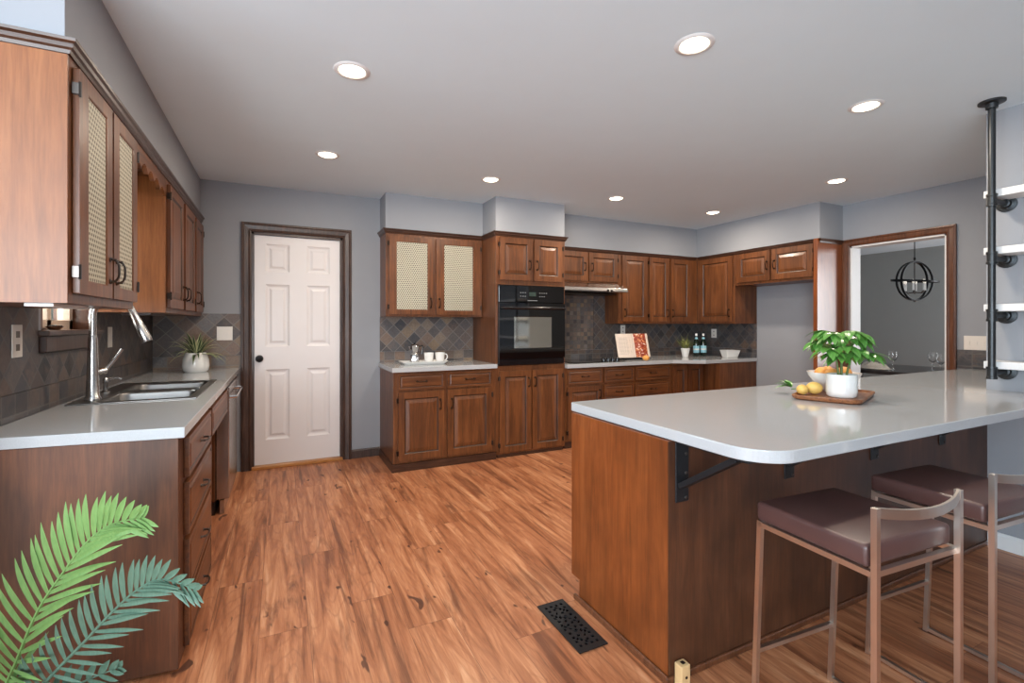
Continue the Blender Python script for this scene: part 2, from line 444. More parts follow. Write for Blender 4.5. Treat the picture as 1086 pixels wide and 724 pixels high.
mb = MB(); mb.box(-4.6, XW, -2.2, -2.1, 0, .45); mb.box(-4.6, XW, -2.2, -2.1, 2.45, H); mb.box(-4.6, -3.55, -2.2, -2.1, .45, 2.45); mb.box(-.3, XW, -2.2, -2.1, .45, 2.45)
struct('wall_rear', mb, M['wall'])
mb = MB()
for x in (-3.55, -2.47, -1.39, -.37): mb.box(x, x+.07, -2.18, -2.12, .45, 2.45)
mb.box(-3.55, -.3, -2.18, -2.12, .45, .52); mb.box(-3.55, -.3, -2.18, -2.12, 2.38, 2.45); struct('window_added', mb, M['trim_white'])  # unseen window added around the rear fill lamp
mb = MB(); mb.box(9.38, 9.5, 0, 5.8, 0, H); mb.box(XR+.13, 9.5, 5.0+.7, 5.8, 0, H); mb.box(XR+.13, 9.38, 0, .12, 0, H); struct('wall_dining', mb, M['wall_din'])
# soffits above the cabinets
CRZ = 2.193
mb = MB(); mb.box(XL, -.613, 1.973, D, CRZ, H); struct('trim_1', mb, M['wall'])
mb = MB(); mb.box(.888, 1.872, 4.535, D, CRZ, H); mb.box(1.872, 2.652, 4.205, D, CRZ, H); mb.box(2.652, XR, 4.545, D, CRZ-.03, H); mb.box(4.90, XR, 2.965, 4.545, CRZ-.03, H); struct('trim_2', mb, M['wall'])
# door casings
def casing(mb, fr, u0, u1, z1, w=.075, t=.022):
    prof = [(0, 0), (0, t), (w*.2, t*1.1), (w*.3, t*.75), (w*.7, t*.6), (w*.85, t*.85), (w, t*.5), (w, 0)]
    loops = []
    for (uu, zz, k) in ((u0, 0, (-1, 0)), (u0, z1, (-1, 1)), (u1, z1, (1, 1)), (u1, 0, (1, 0))):
        loops.append([fr(uu+k[0]*(w-q), d, zz+k[1]*(w-q)) for q, d in prof])
    mb.ring(loops)
mb = MB(); casing(mb, bk(D), DX0, DX1, DZ1, .080); struct('trim_3', mb, M['casing'])
mb = MB(); mb.box(DX0-.001, DX0+.02, -.11, 0, 0, DZ1, bk(D)); mb.box(DX1-.02, DX1+.001, -.11, 0, 0, DZ1, bk(D)); mb.box(DX0, DX1, -.11, 0, DZ1-.02, DZ1, bk(D)); struct('trim_4', mb, M['casing'])
mb = MB(); casing(mb, rt(XR), OY0, OY1, OZ1, .070); struct('trim_5', mb, M['redwood'])
mb = MB(); mb.box(OY0-.001, OY0+.016, -.15, .0, 0, OZ1, rt(XR)); mb.box(OY1-.016, OY1+.001, -.15, 0, 0, OZ1, rt(XR)); mb.box(OY0, OY1, -.15, 0, OZ1-.016, OZ1+.001, rt(XR)); struct('trim_6', mb, M['trim_white'])
mb = MB(); mb.box(DX0, DX1, D-.03, D+.06, 0, .028); struct('trim_7', mb, M['thresh'], .006)
mb = MB(); mb.prism([(0, 0), (0, .085), (.006, .085), (.014, .07), (.014, 0)], .617, .882, lambda a, b, c: (c, D-a, b)); struct('baseboard_back', mb, M['casing'])
mb = MB(); mb.prism([(0, 0), (0, .09), (.006, .09), (.014, .075), (.014, 0)], -3.4, YW-.01, lambda a, b, c: (XW-a, c, b)); struct('baseboard_right', mb, M['trim_white'])

# white six-panel door
def panel_slab(mb, fr, u0, u1, z0, z1, t, panels, prof, groove=()):
    us = sorted({u0, u1, *[p[0] for p in panels], *[p[1] for p in panels]}); zs = sorted({z0, z1, *[p[2] for p in panels], *[p[3] for p in panels]})
    for i in range(len(us)-1):
        for j in range(len(zs)-1):
            a, b, c, d = us[i], us[i+1], zs[j], zs[j+1]; um, zm = (a+b)/2, (c+d)/2
            if any(p[0] < um < p[1] and p[2] < zm < p[3] for p in panels): continue
            mb.quad(fr(a, t, c), fr(b, t, c), fr(b, t, d), fr(a, t, d))
    for p in panels:
        loops = [[fr(p[0]+q, t+h, p[2]+q), fr(p[1]-q, t+h, p[2]+q), fr(p[1]-q, t+h, p[3]-q), fr(p[0]+q, t+h, p[3]-q)] for q, h in prof]
        for k in range(len(loops)-1):
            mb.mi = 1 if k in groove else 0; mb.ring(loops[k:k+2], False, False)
        mb.mi = 0; mb.quad(*loops[-1])
    c = [(u0, z0), (u1, z0), (u1, z1), (u0, z1)]
    for k in range(4):
        a, b = c[k], c[(k+1) % 4]; mb.quad(fr(a[0], 0, a[1]), fr(b[0], 0, b[1]), fr(b[0], t, b[1]), fr(a[0], t, a[1]))
    mb.quad(fr(u0, 0, z0), fr(u0, 0, z1), fr(u1, 0, z1), fr(u1, 0, z0))
    return mb
def weld(o, dist=1e-4):
    bm = bmesh.new(); bm.from_mesh(o.data); bmesh.ops.remove_doubles(bm, verts=bm.verts, dist=dist)
    bmesh.ops.recalc_face_normals(bm, faces=bm.faces); bm.to_mesh(o.data); bm.free(); return o
dfr = bk(D+.065)
P6 = []
for a, b in ((-.120, .078), (.222, .425)):
    P6 += [(a, b, 1.765, 2.02), (a, b, 1.09, 1.655), (a, b, .25, .885)]
door = struct('door_1', panel_slab(MB(), dfr, DX0+.022, DX1-.022, .03, DZ1-.022, .04, P6, [(0, 0), (.012, -.007), (.022, -.010), (.034, -.010), (.052, -.003), (.054, -.0025)]), M['white'])
weld(door)
mb = MB(); mb.lathe([(0, 0), (.032, 0), (.032, .006), (.014, .012), (.012, .03), (.026, .038), (.030, .05), (.026, .062), (0, .067)], (0, 0, 0), 20, 'Y')
mb.v = [(x-.168, D+.024-y, z+.985) for x, y, z in mb.v]
obj('door_knob', mb, M['iron'], door)

# window over the sink: frame, glass, sill; pale siding outside
mb = MB(); f = lf(XL)
for a, b in ((WY0, WY0+.018), (WY1-.018, WY1)): mb.box(a, b, -.16, .0, WZ0, WZ1, f)
mb.box(WY0, WY1, -.16, 0, WZ1-.018, WZ1, f); mb.box(WY0, WY1, -.16, 0, WZ0, WZ0+.012, f)
w1 = struct('window_1', mb, M['redwood'])
mb = MB()
for a, b in ((WY0+.018, WY0+.06), (WY1-.06, WY1-.018), (3.09, 3.135)): mb.box(a, b, -.13, -.075, WZ0+.012, WZ1-.018, f)
mb.box(WY0+.018, WY1-.018, -.13, -.075, WZ0+.012, WZ0+.06, f); mb.box(WY0+.018, WY1-.018, -.13, -.075, WZ1-.06, WZ1-.018, f)
obj('window_frame', mb, plain('almond_frame', (206, 186, 168), .5), w1)
mb = MB(); mb.box(WY0+.05, WY1-.05, -.106, -.100, WZ0+.05, WZ1-.05, f); obj('window_pane', mb, M['glass'], w1)
mb = MB(); mb.box(WY0-.03, WY1+.03, .0, .030, WZ0-.085, WZ0-.012, f); mb.box(WY0-.05, WY1+.05, .0, .045, WZ0-.012, WZ0+.012, f)
obj('window_sill', mb, M['casing'], w1, .004)
mb = MB(); 
for k in range(14): mb.prism([(0, 0), (.03, 0), (.01, .2)], -7, XL-.1, lambda a, b, c, k=k: (c, 7.0-a, k*.2+b))
o = struct('wall_neighbour', mb, M['siding'])

# ------------------------------------------------------------------ slate backsplashes
def splash(name, fr, parts_):
    root = None
    for nm, u0, u1, z0, z1, mat in parts_:
        mb = MB(); mb.box(u0, u1, 0.0005, .009, z0, z1, fr)
        o = struct(name, mb, mat) if root is None else obj(nm, mb, mat, root, off=(0, 0, 0))
        root = root or o
    return root
splash('trim_8', bk(D), [('tile_field', .885, 1.868, 1.022, 1.366, M['sl_d_x']), ('tile_row', .885, 1.868, CZ+.001, 1.020, M['sl_r_x'])])
splash('trim_9', bk(D), [('tile_field', 3.445, XR-.01, CB+.106, 1.70, M['sl_d_xr']), ('tile_mosaic', 2.655, 3.440, CB+.106, 1.76, M['sl_m']), ('tile_row', 2.655, XR-.01, CB+.001, CB+.104, M['sl_r_xr'])])
splash('trim_10', rt(XR), [('tile_field', 3.962, D-.011, CB+.106, 1.31, M['sl_d_y']), ('tile_row', 3.962, D-.011, CB+.001, CB+.104, M['sl_r_y'])])
splash('trim_11', lf(XL), [('tile_field', 1.98, WY0-.05, 1.022, 1.40, M['sl_d_y']), ('tile_field', WY0-.05, WY1+.05, 1.022, WZ0-.09, M['sl_d_y']), ('tile_field', WY1+.052, D-.011, 1.022, 1.40, M['sl_d_y']), ('tile_row', 1.98, D-.011, CZ+.001, 1.020, M['sl_r_y'])])
splash('trim_12', bk(D), [('tile_field', XL+.011, -.312, 1.022, 1.385, M['sl_d_x']), ('tile_row', XL+.011, -.312, CZ+.001, 1.020, M['sl_r_x'])])
splash('trim_13', rt(XR), [('tile_row', YW+.002, OY0-.072, CZ+.001, 1.075, M['sl_r_y'])])

# ------------------------------------------------------------------ cabinets
RAISED = [(0, 0), (.003, -.002), (.007, -.009), (.013, -.010), (.042, -.002), (.045, -.0015)]
CANEP = [(0, 0), (.003, -.003), (.006, -.009)]
FLATD = [(0, 0), (.010, .004), (.012, .004)]
def pull(mb, fr, u, z, vert, L=.095, proj=.028, r=.0042, t=.02):
    pts = []
    for k in range(9):
        a = -1+k/4; off_ = a*L/2; d = t+proj*(1-a*a*a*a*.8) - (.0 if abs(a) < 1 else proj*.15)
        pts.append(fr(u, d, z+off_) if vert else fr(u+off_, d, z))
    mb.tube(pts, r, 6)
    for sgn in (-1, 1):
        uu, zz = (u, z+sgn*L*.44) if vert else (u+sgn*L*.44, z)
        mb.tube([fr(uu, t-.001, zz), fr(uu, t+proj*.75, zz)], r*1.05, 6)
        mb.tube([fr(uu, t-.001, zz), fr(uu, t+.003, zz)], r*2.3, 10)
def hinge(mb, fr, u, z, s, t=.02):
    mb.box(u-.009, u+.009, t*.2, t+.002, z-.018, z+.018, fr)
    mb.tube([fr(u, t+.003, z-.024), fr(u, t+.003, z+.024)], .0045, 6)
def add_door(root, fr, u0, u1, z0, z1, kind='raised', hu=None, hz=None, hs=0, cane=None, hm='bronze', rail=.055, mat='cab', plane='XZ'):
    t = .019; mb = MB()
    if kind == 'raised':
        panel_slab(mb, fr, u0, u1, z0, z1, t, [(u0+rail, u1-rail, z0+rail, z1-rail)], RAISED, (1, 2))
    else:
        panel_slab(mb, fr, u0, u1, z0, z1, t, [cane], CANEP)
    d = weld(obj('door', mb, [M[mat], M['groove_dark']], root, .003))
    if kind == 'cane':
        mb = MB(); mb.box(cane[0]+.004, cane[1]-.004, t-.0085, t-.005, cane[2]+.004, cane[3]-.004, fr); obj('cane_panel', mb, M['cane_'+plane], d)
    if hu is not None:
        mb = MB(); pull(mb, fr, hu, hz, True, t=t); obj('handle', mb, M[hm], d)
    if hs:
        for zz in (z0+.07, z1-.07):
            mb = MB(); hinge(mb, fr, u0-.004 if hs < 0 else u1+.004, zz, hs, t); obj('hinge', mb, M[hm], d)
    return d
def add_drawer(root, fr, u0, u1, z0, z1, hm='bronze', mat='cab_h', handle=True, name='drawer'):
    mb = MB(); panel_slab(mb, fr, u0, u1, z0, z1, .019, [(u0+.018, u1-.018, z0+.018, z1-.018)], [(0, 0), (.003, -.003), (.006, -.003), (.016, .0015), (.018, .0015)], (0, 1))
    d = weld(obj(name, mb, [M[mat], M['groove_dark']], root, .003))
    if handle:
        mb = MB(); pull(mb, fr, (u0+u1)/2, (z0+z1)/2, False, t=.019); obj('handle', mb, M[hm], d)
    return d
def crown(root, fr, u0, u1, z=2.150, top=CRZ, ends=(0, 0), dep=.3, mat='crown'):
    # moulded strip along the face, returning round an exposed end
    prof = [(0, z), (.006, z), (.010, z+.010), (.016, z+.016), (.018, z+.028), (.026, z+.034), (.028, top), (0, top)]
    mb = MB(); path = []
    if ends[0]: path += [(u0, -dep, (-1, 0)), (u0, 0, (-1, 1))]
    else: path += [(u0, 0, (0, 1))]
    if ends[1]: path += [(u1, 0, (1, 1)), (u1, -dep, (1, 0))]
    else: path += [(u1, 0, (0, 1))]
    mb.ring([[fr(u+k[0]*q, d+k[1]*q, zz) for q, zz in prof] for u, d, k in path])
    return obj('crown_molding', mb, M[mat], root)
def cab(name, label, cat, fr, u0, u1, z0, z1, dep, group=None, boxes=None, mat='cab', bevel=.0015):
    c = fr((u0+u1)/2, -dep/2, z0)
    root = thing(name, label, cat, c, group)
    mb = MB()
    for b in (boxes or [(u0, u1, -dep, 0, z0, z1)]): mb.box(*b, fr)
    obj('body', mb, M[mat], root, bevel)
    return root

UPG, BAG = 'upper wall cabinets', 'base cabinets'
# ---- left wall uppers
fL = lf(-.605); dL = -.605-XL-.001
c = cab('wall_cabinet', 'wall cabinet with two cane-front doors nearest the camera, left of the sink window', 'cabinet', fL, 1.973, 2.715, 1.362, CRZ-.002, dL, UPG)
add_door(c, fL, 2.005, 2.345, 1.394, 2.125, 'cane', 2.315, 1.50, -1, (2.090, 2.285, 1.44, 2.072), 'pewter', plane='YZ')
add_door(c, fL, 2.362, 2.700, 1.394, 2.125, 'cane', 2.392, 1.50, 1, (2.438, 2.640, 1.44, 2.072), 'pewter', plane='YZ')
crown(c, fL, 1.973, 2.715, ends=(1, 0), dep=dL)
mb = MB(); mb.box(XL+.002, -.6055, 1.9695, 1.9725, 1.362, 2.148); obj('end_panel', mb, M['cab_side_lit'], c)
mb = MB(); mb.box(2.02, 2.34, -.12, -.05, 1.352, 1.3615, fL); obj('under_light', mb, M['trim_white'], c)
c = cab('wall_cabinet', 'run of three narrow raised-panel wall doors between sink window and back wall', 'cabinet', fL, 3.405, D-.002, 1.362, CRZ-.002, dL, UPG)
for a, b, hu, hs in ((3.435, 3.868, 3.842, -1), (3.94, 4.345, 3.968, 1), (4.415, 4.775, 4.445, 1)): add_door(c, fL, a, b, 1.392, 2.125, 'raised', hu, 1.50, hs)
crown(c, fL, 3.405, D-.03, ends=(0, 0))
mb = MB(); mb.box(XL+.012, -.6055, 3.4015, 3.4045, 1.362, 2.148); obj('end_panel', mb, M['cab_side_lit'], c)
mb = MB(); mb.box(3.55, 3.95, -.24, -.10, 1.350, 1.3615, fL); obj('under_light', mb, M['crown'], c)
# valance between them
t_ = thing('window_valance', 'scalloped wooden valance bridging the two left wall cabinets above the sink window', 'valance', fL(3.06, -.01, 2.06))
poly = [(2.716, CRZ-.002), (2.716, 2.045)]
for k in range(5):
    a0 = 2.735+k*.13
    for j in range(7):
        q = j/6; poly.append((a0+q*.13, 2.045+.035*math.sin(math.pi*q)+ (0 if k in (0, 4) else .012)))
poly += [(3.404, 2.045), (3.404, CRZ-.002)]
mb = MB(); mb.prism(poly[::-1], -.02, 0, lambda a, b, d: fL(a, d, b)); obj('scalloped_board', mb, M['cab_y'], t_)
crown(t_, fL, 2.716, 3.404)
mb = MB(); mb.box(2.716, 3.404, -.33, -.021, CRZ-.02, CRZ-.002, fL); obj('top_board', mb, M['cab_y'], t_)

# ---- left base run
fB = lf(-.34); dB = -.34-XL-.011
sk = lambda x: 2.135 + (-.34-x)*.10           # near end panel is not quite square to the wall
c = thing('base_cabinet', 'drawer base with four drawers and a plain end panel facing the camera', 'cabinet', (-.65, 2.5, 0), BAG)
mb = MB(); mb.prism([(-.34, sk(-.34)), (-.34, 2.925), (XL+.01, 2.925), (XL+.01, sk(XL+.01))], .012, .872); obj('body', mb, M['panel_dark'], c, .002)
mb = MB(); mb.prism([(-.40, 2.17), (-.40, 2.925), (XL+.01, 2.925), (XL+.01, 2.24)], 0, .011); obj('toe_kick', mb, M['casing'], c)
for a, b in ((.695, .852), (.470, .675), (.235, .450), (.035, .215)): add_drawer(c, fB, 2.235, 2.905, a, b, 'pewter', 'cab_y')
c = cab('base_cabinet', 'sink base with false drawer front and recessed doors beside the drawer base', 'cabinet', fB, 2.93, 3.775, .0, .872, dB, BAG,
    [(2.93, 3.775, -dB, -.09, .0, .70), (2.93, 3.775, -.09, 0, .70, .872), (2.93, 3.775, -dB, -dB+.02, .70, .872), (3.755, 3.775, -.09, -.055, .10, .70)])
add_drawer(c, fB, 2.95, 3.755, .705, .852, 'pewter', 'cab_y', False, 'false_front')
fB2 = lf(-.43)
add_door(c, fB2, 2.95, 3.335, .12, .68, 'raised', 3.30, .56, 0, hm='pewter'); add_door(c, fB2, 3.35, 3.745, .12, .68, 'raised', 3.38, .56, 0, hm='pewter')
c = cab('base_cabinet', 'narrow filler cabinet between dishwasher and back wall beside the white door', 'cabinet', fB, 4.44, D-.012, .0, .872, dB, BAG)
dw = thing('dishwasher', 'stainless steel dishwasher under the left counter beside the white door', 'dishwasher', (-.65, 4.11, 0))
mb = MB(); mb.box(3.78, 4.435, -.58, -.056, .0, .868, fB); obj('tub', mb, M['black'], dw)
mb = MB(); mb.box(3.785, 4.43, -.055, .026, .10, .865, fB); obj('front_panel', mb, M['steel'], dw, .006)
mb = MB(); mb.tube([fB(3.83, .026, .79), fB(3.83, .062, .79), fB(4.385, .062, .79), fB(4.385, .026, .79)], .011, 8); obj('handle', mb, M['chrome'], dw)
mb = MB(); mb.box(3.785, 4.43, -.03, -.005, .005, .095, fB); obj('toe_panel', mb, M['steel'], dw)

# ---- left counter with the sink cut-out
SX0, SX1, SY0, SY1 = -.905, -.385, 2.90, 3.79
def grid_slab(mb, xs, ys, hole, z0, z1, warp=lambda x, y: (x, y)):
    def V(i, j, z): x, y = warp(xs[i], ys[j]); return (x, y, z)
    nx, ny = len(xs)-1, len(ys)-1
    inside = lambda i, j: 0 <= i < nx and 0 <= j < ny and (i, j) not in hole
    for i in range(nx):
        for j in range(ny):
            if not inside(i, j): continue
            mb.quad(V(i, j, z1), V(i+1, j, z1), V(i+1, j+1, z1), V(i, j+1, z1)); mb.quad(V(i, j, z0), V(i, j+1, z0), V(i+1, j+1, z0), V(i+1, j, z0))
            for (di, dj, a, b) in ((-1, 0, (i, j+1), (i, j)), (1, 0, (i+1, j), (i+1, j+1)), (0, -1, (i, j), (i+1, j)), (0, 1, (i+1, j+1), (i, j+1))):
                if not inside(i+di, j+dj): mb.quad(V(*a, z0), V(*b, z0), V(*b, z1), V(*a, z1))
mb = MB(); grid_slab(mb, [XL+.011, SX0+.015, SX1-.015, -.318], [2.115, SY0+.015, SY1-.015, D-.011], {(1, 1)}, .874, CZ, lambda x, y: (x, y+(-.318-x)*.12 if y < 2.2 else y))
o = obj('countertop', mb, M['quartz'], None, .003, off=(-.63, 3.4, .874)); weld(o)
tag(o, 'grey-white quartz countertop holding the steel sink along the left wall', 'countertop', 'quartz countertops')

# sink
s_ = thing('kitchen_sink', 'double-bowl stainless steel drop-in sink in the left counter', 'sink', (-.645, 3.345, CZ))
bowls = [(-.80, -.425, 2.945, 3.325), (-.80, -.425, 3.375, 3.745)]
mb = MB(); grid_slab(mb, [SX0, -.80, -.425, SX1], [SY0, 2.945, 3.325, 3.375, 3.745, SY1], {(1, 1), (1, 3)}, CZ+.0005, CZ+.006)
weld(obj('rim', mb, M['sink'], s_, .002))
for b in bowls:
    mb = MB(); loops = []
    for ins, z in ((0, CZ+.004), (.004, CZ-.01), (.012, CZ-.14), (.03, CZ-.165), (.08, CZ-.172)):
        x0, x1, y0, y1 = b[0]+ins, b[1]-ins, b[2]+ins, b[3]-ins; r = .05; l = []
        for (cx, cy, a0) in ((x1-r, y1-r, 0), (x0+r, y1-r, 90), (x0+r, y0+r, 180), (x1-r, y0+r, 270)):
            for k in range(5): l.append((cx+r*math.cos(R(a0+k*22.5)), cy+r*math.sin(R(a0+k*22.5)), z))
        loops.append(l)
    mb.sm = True; mb.ring(loops, False, True); mb.sm = False
    bo = obj('bowl', mb, M['sink'], s_, fix=False)
    so = bo.modifiers.new('solid', 'SOLIDIFY'); so.thickness = .002; so.offset = 0
    mb = MB(); mb.lathe([(.001, .004), (.03, .004), (.042, .002), (.042, 0)], ((b[0]+b[1])/2, (b[2]+b[3])/2, CZ-.172), 20); obj('drain', mb, M['chrome'], bo)
# faucet, dispenser
fx, fy = -.835, 3.03
ft = thing('kitchen_faucet', 'tall brushed steel gooseneck pull-down faucet at the sink', 'faucet', (fx, fy, CZ+.006))
zb = CZ+.0065
mb = MB(); mb.lathe([(.001, 0), (.034, 0), (.034, .008), (.028, .02), (.024, .12), (.019, .30), (.0165, .32)], (fx, fy, zb), 20)
pts = [(fx, fy, zb+.31), (fx, fy, zb+.42)]
rr = .080
for k in range(1, 12):
    a = R(180-k*15.1); pts.append((fx+rr+rr*math.cos(a), fy, zb+.42+rr*math.sin(a)))
mb.tube(pts, .0155, 12); obj('spout', mb, M['steel'], ft)
e = Vector(pts[-1]); dirv = (Vector(pts[-1])-Vector(pts[-2])).normalized()
mb = MB(); L_ = [e-dirv*.004, e+dirv*.05, e+dirv*.055, e+dirv*.15, e+dirv*.165]
mb.tube(L_, [.016, .0175, .02, .027, .024], 16); obj('spray_head', mb, M['steel'], ft)
mb = MB(); mb.tube([(fx+.01, fy+.006, zb+.135), (fx+.045, fy+.03, zb+.14)], .017, 12); mb.tube([(fx+.04, fy+.03, zb+.14), (fx+.07, fy+.05, zb+.19), (fx+.10, fy+.065, zb+.245)], [.011, .009, .0075], 10); obj('lever', mb, M['steel'], ft)
sd = thing('soap_dispenser', 'short steel soap pump standing beside the gooseneck faucet', 'soap dispenser', (-.855, 3.30, CZ+.006))
mb = MB(); mb.lathe([(.001, 0), (.02, 0), (.02, .008), (.012, .014), (.010, .05), (.013, .055), (.013, .075), (.006, .085)], (-.855, 3.30, zb), 16); obj('base', mb, M['steel'], sd)
mb = MB(); mb.tube([(-.86, 3.30, zb+.072), (-.80, 3.30, zb+.082), (-.785, 3.30, zb+.072)], .006, 8); obj('nozzle', mb, M['steel'], sd)

# ---- back wall, coffee bar
f1 = bk(4.185); dep1 = D-4.185-.011
c = cab('base_cabinet', 'base cabinet with two drawers over two raised doors below the moka pot', 'cabinet', f1, .885, 1.862, .07, .872, dep1, BAG)
for a, b, hu, hs in ((.925, 1.345, 1.305, -1), (1.375, 1.815, 1.415, 1)):
    add_drawer(c, f1, a, b, .715, .855); add_door(c, f1, a, b, .095, .695, 'raised', hu, .57, hs)
mb = MB(); mb.prism([(.873, 4.173), (1.862, 4.173), (1.862, 4.2), (.9, 4.2), (.9, D-.015), (.873, D-.015)], .0, .068); obj('toe_kick', mb, M['crown'], c)
f2 = bk(4.53); dep2 = D-4.53-.002
c = cab('wall_cabinet', 'wall cabinet with two cane-front doors above the moka pot', 'cabinet', f2, .888, 1.864, 1.366, CRZ-.002, dep2, UPG)
add_door(c, f2, .915, 1.342, 1.388, 2.125, 'cane', 1.318, 1.50, -1, (.985, 1.288, 1.432, 2.078))
add_door(c, f2, 1.372, 1.838, 1.388, 2.125, 'cane', 1.405, 1.50, 1, (1.452, 1.758, 1.426, 2.078))
crown(c, f2, .888, 1.864, ends=(1, 0), dep=dep2)
mb = MB(); mb.box(.868, 1.862, 4.14, D-.011, .874, CZ); o = obj('countertop', mb, M['quartz'], None, .003, off=(1.37, 4.47, .874))
tag(o, 'short light quartz countertop under the moka pot and two cups', 'countertop', 'quartz countertops')

# ---- oven tower
fT = bk(4.20); depT = D-4.20-.002
TX0, TX1 = 1.868, 2.652
c = cab('oven_cabinet', 'tall wooden cabinet housing the black wall oven', 'cabinet', fT, TX0, TX1, .0, CRZ-.002, depT, None,
    [(TX0, TX1, -depT, 0, .03, .888), (TX0, TX1, -depT, 0, 1.680, CRZ-.002), (TX0, TX0+.022, -depT, 0, .888, 1.680), (TX1-.018, TX1, -depT, 0, .888, 1.680), (TX0, TX1, -depT, -depT+.02, .888, 1.680), (TX0+.01, TX1-.01, -depT, -.02, 0, .03)])
add_door(c, fT, 1.905, 2.262, 1.725, 2.138, 'raised', 2.232, 1.88, -1); add_door(c, fT, 2.286, 2.615, 1.725, 2.138, 'raised', 2.316, 1.88, 1)
add_door(c, fT, 1.905, 2.250, .05, .838, 'raised', 2.222, .72, -1); add_door(c, fT, 2.262, 2.615, .05, .838, 'raised', 2.290, .72, 1)
crown(c, fT, TX0, TX1, ends=(1, 1), dep=.30)
mb = MB(); mb.box(TX0+.02, TX1-.02, -.018, .0, 0, .028, fT); obj('toe_kick', mb, M['crown'], c)
ov = thing('wall_oven', 'black built-in wall oven with glass door in the tall cabinet', 'oven', (2.262, 4.5, .895))
OX0, OX1 = TX0+.024, TX1-.020
mb = MB(); mb.box(OX0+.004, OX1-.004, -.54, 0, .893, 1.675, fT); obj('cavity', mb, M['black'], ov)
mb = MB(); mb.box(OX0, OX1, .0005, .022, 1.507, 1.676, fT); cp = obj('control_panel', mb, M['glassblack'], ov, .004)
mb = MB()
for (a, b) in ((2.13, 1.605), (2.155, 1.605), (2.18, 1.605), (2.13, 1.570), (2.155, 1.570), (2.18, 1.570), (2.345, 1.605), (2.37, 1.605), (2.395, 1.605), (2.345, 1.570), (2.37, 1.570), (2.395, 1.570), (2.42, 1.605)):
    mb.box(a-.006, a+.006, .022, .0228, b-.004, b+.004, fT)
mb.box(2.205, 2.315, .022, .0228, 1.525, 1.532, fT)
obj('key_marks', mb, M['grey_mark'], cp)
mb = MB(); mb.box(2.225, 2.30, .022, .0230, 1.572, 1.612, fT); obj('display', mb, plain('oven_display', (52, 66, 60), .2), cp)
mb = MB(); panel_slab(mb, bk(4.20-.0005), OX0, OX1, .955, 1.502, .035, [(2.048, 2.478, 1.055, 1.370)], [(0, 0), (.004, -.002)]); dd = weld(obj('door', mb, M['glassblack'], ov, .004))
mb = MB(); mb.box(2.053, 2.473, .0335, .0345, 1.060, 1.365, fT); obj('door_window', mb, M['ovenwin'], dd)
mb = MB(); pts = [fT(OX0+.03+k*(OX1-OX0-.06)/10, .075+.012*math.sin(math.pi*k/10), 1.452) for k in range(11)]
mb.tube([fT(OX0+.03, .034, 1.452)]+pts+[fT(OX1-.03, .034, 1.452)], .013, 10); obj('handle', mb, M['black'], dd)
mb = MB(); mb.box(OX0, OX1, .0005, .02, .893, .950, fT); obj('lower_trim', mb, M['black'], ov, .003)

# ---- range wall
f3 = bk(4.54); dep3 = D-4.54-.002
TOP3 = CRZ-.032
c = cab('wall_cabinet', 'short two-door wall cabinet directly above the steel range hood', 'cabinet', f3, 2.656, 3.612, 1.768, TOP3, dep3, UPG)
add_door(c, f3, 2.67, 3.165, 1.79, 2.118, 'raised', 3.125, 1.95, 0); add_door(c, f3, 3.185, 3.595, 1.79, 2.118, 'raised', 3.225, 1.95, 1)
crown(c, f3, 2.656, 3.612, 2.122, TOP3)
c = cab('wall_cabinet', 'tall wall cabinet with three narrow raised doors between hood and corner', 'cabinet', f3, 3.614, 4.898, 1.300, TOP3, dep3, UPG)
for a, b, hu, hs in ((3.665, 4.045, 3.70, 0), (4.078, 4.400, 4.372, -1), (4.428, 4.765, 4.458, 0)): add_door(c, f3, a, b, 1.328, 2.118, 'raised', hu, 1.43, hs)
crown(c, f3, 3.614, 4.87, 2.122, TOP3)
fR = rt(4.90); depR = XR-4.90-.002
c = cab('wall_cabinet', 'corner wall cabinet with one wide raised door above the white dish', 'cabinet', fR, 3.962, 4.538, 1.300, TOP3, depR, UPG)
add_door(c, fR, 3.99, 4.490, 1.328, 2.118, 'raised', 4.03, 1.43, 0, rail=.06)
crown(c, fR, 3.962, 4.51, 2.122, TOP3)
c = cab('wall_cabinet', 'two-door wall cabinet over the empty refrigerator alcove', 'cabinet', fR, 3.008, 3.960, 1.755, TOP3, depR, UPG)
add_door(c, fR, 3.50, 3.925, 1.785, 2.118, 'raised', 3.535, 1.95, 0, rail=.06); add_door(c, fR, 3.025, 3.478, 1.785, 2.118, 'raised', 3.445, 1.95, -1, rail=.06)
crown(c, fR, 3.008, 3.960, 2.122, TOP3)
fp = thing('refrigerator_panel', 'tall wooden end panel between refrigerator alcove and dining doorway', 'panel', (5.08, 2.98, 0))
mb = MB(); mb.box(4.86, XR-.002, 2.964, 3.006, 0, TOP3); obj('board', mb, wood('glossy_end_panel', (106, 54, 23), (126, 65, 27), (140, 77, 36), rough=.3, coat=.5, blot=.3, sc_=.5), fp, .002)
mb = MB(); fq = lambda u, d, z: (u, 2.964-d, z)
prof = [(0, 2.122), (.006, 2.122), (.010, 2.134), (.018, 2.146), (.026, 2.154), (.028, TOP3), (0, TOP3)]
mb.ring([[(4.90-q, 3.006, z) for q, z in prof], [(4.90-q, 2.964-q, z) for q, z in prof], [(XR-.002, 2.964-q, z) for q, z in prof]]); obj('crown_molding', mb, M['crown'], fp)

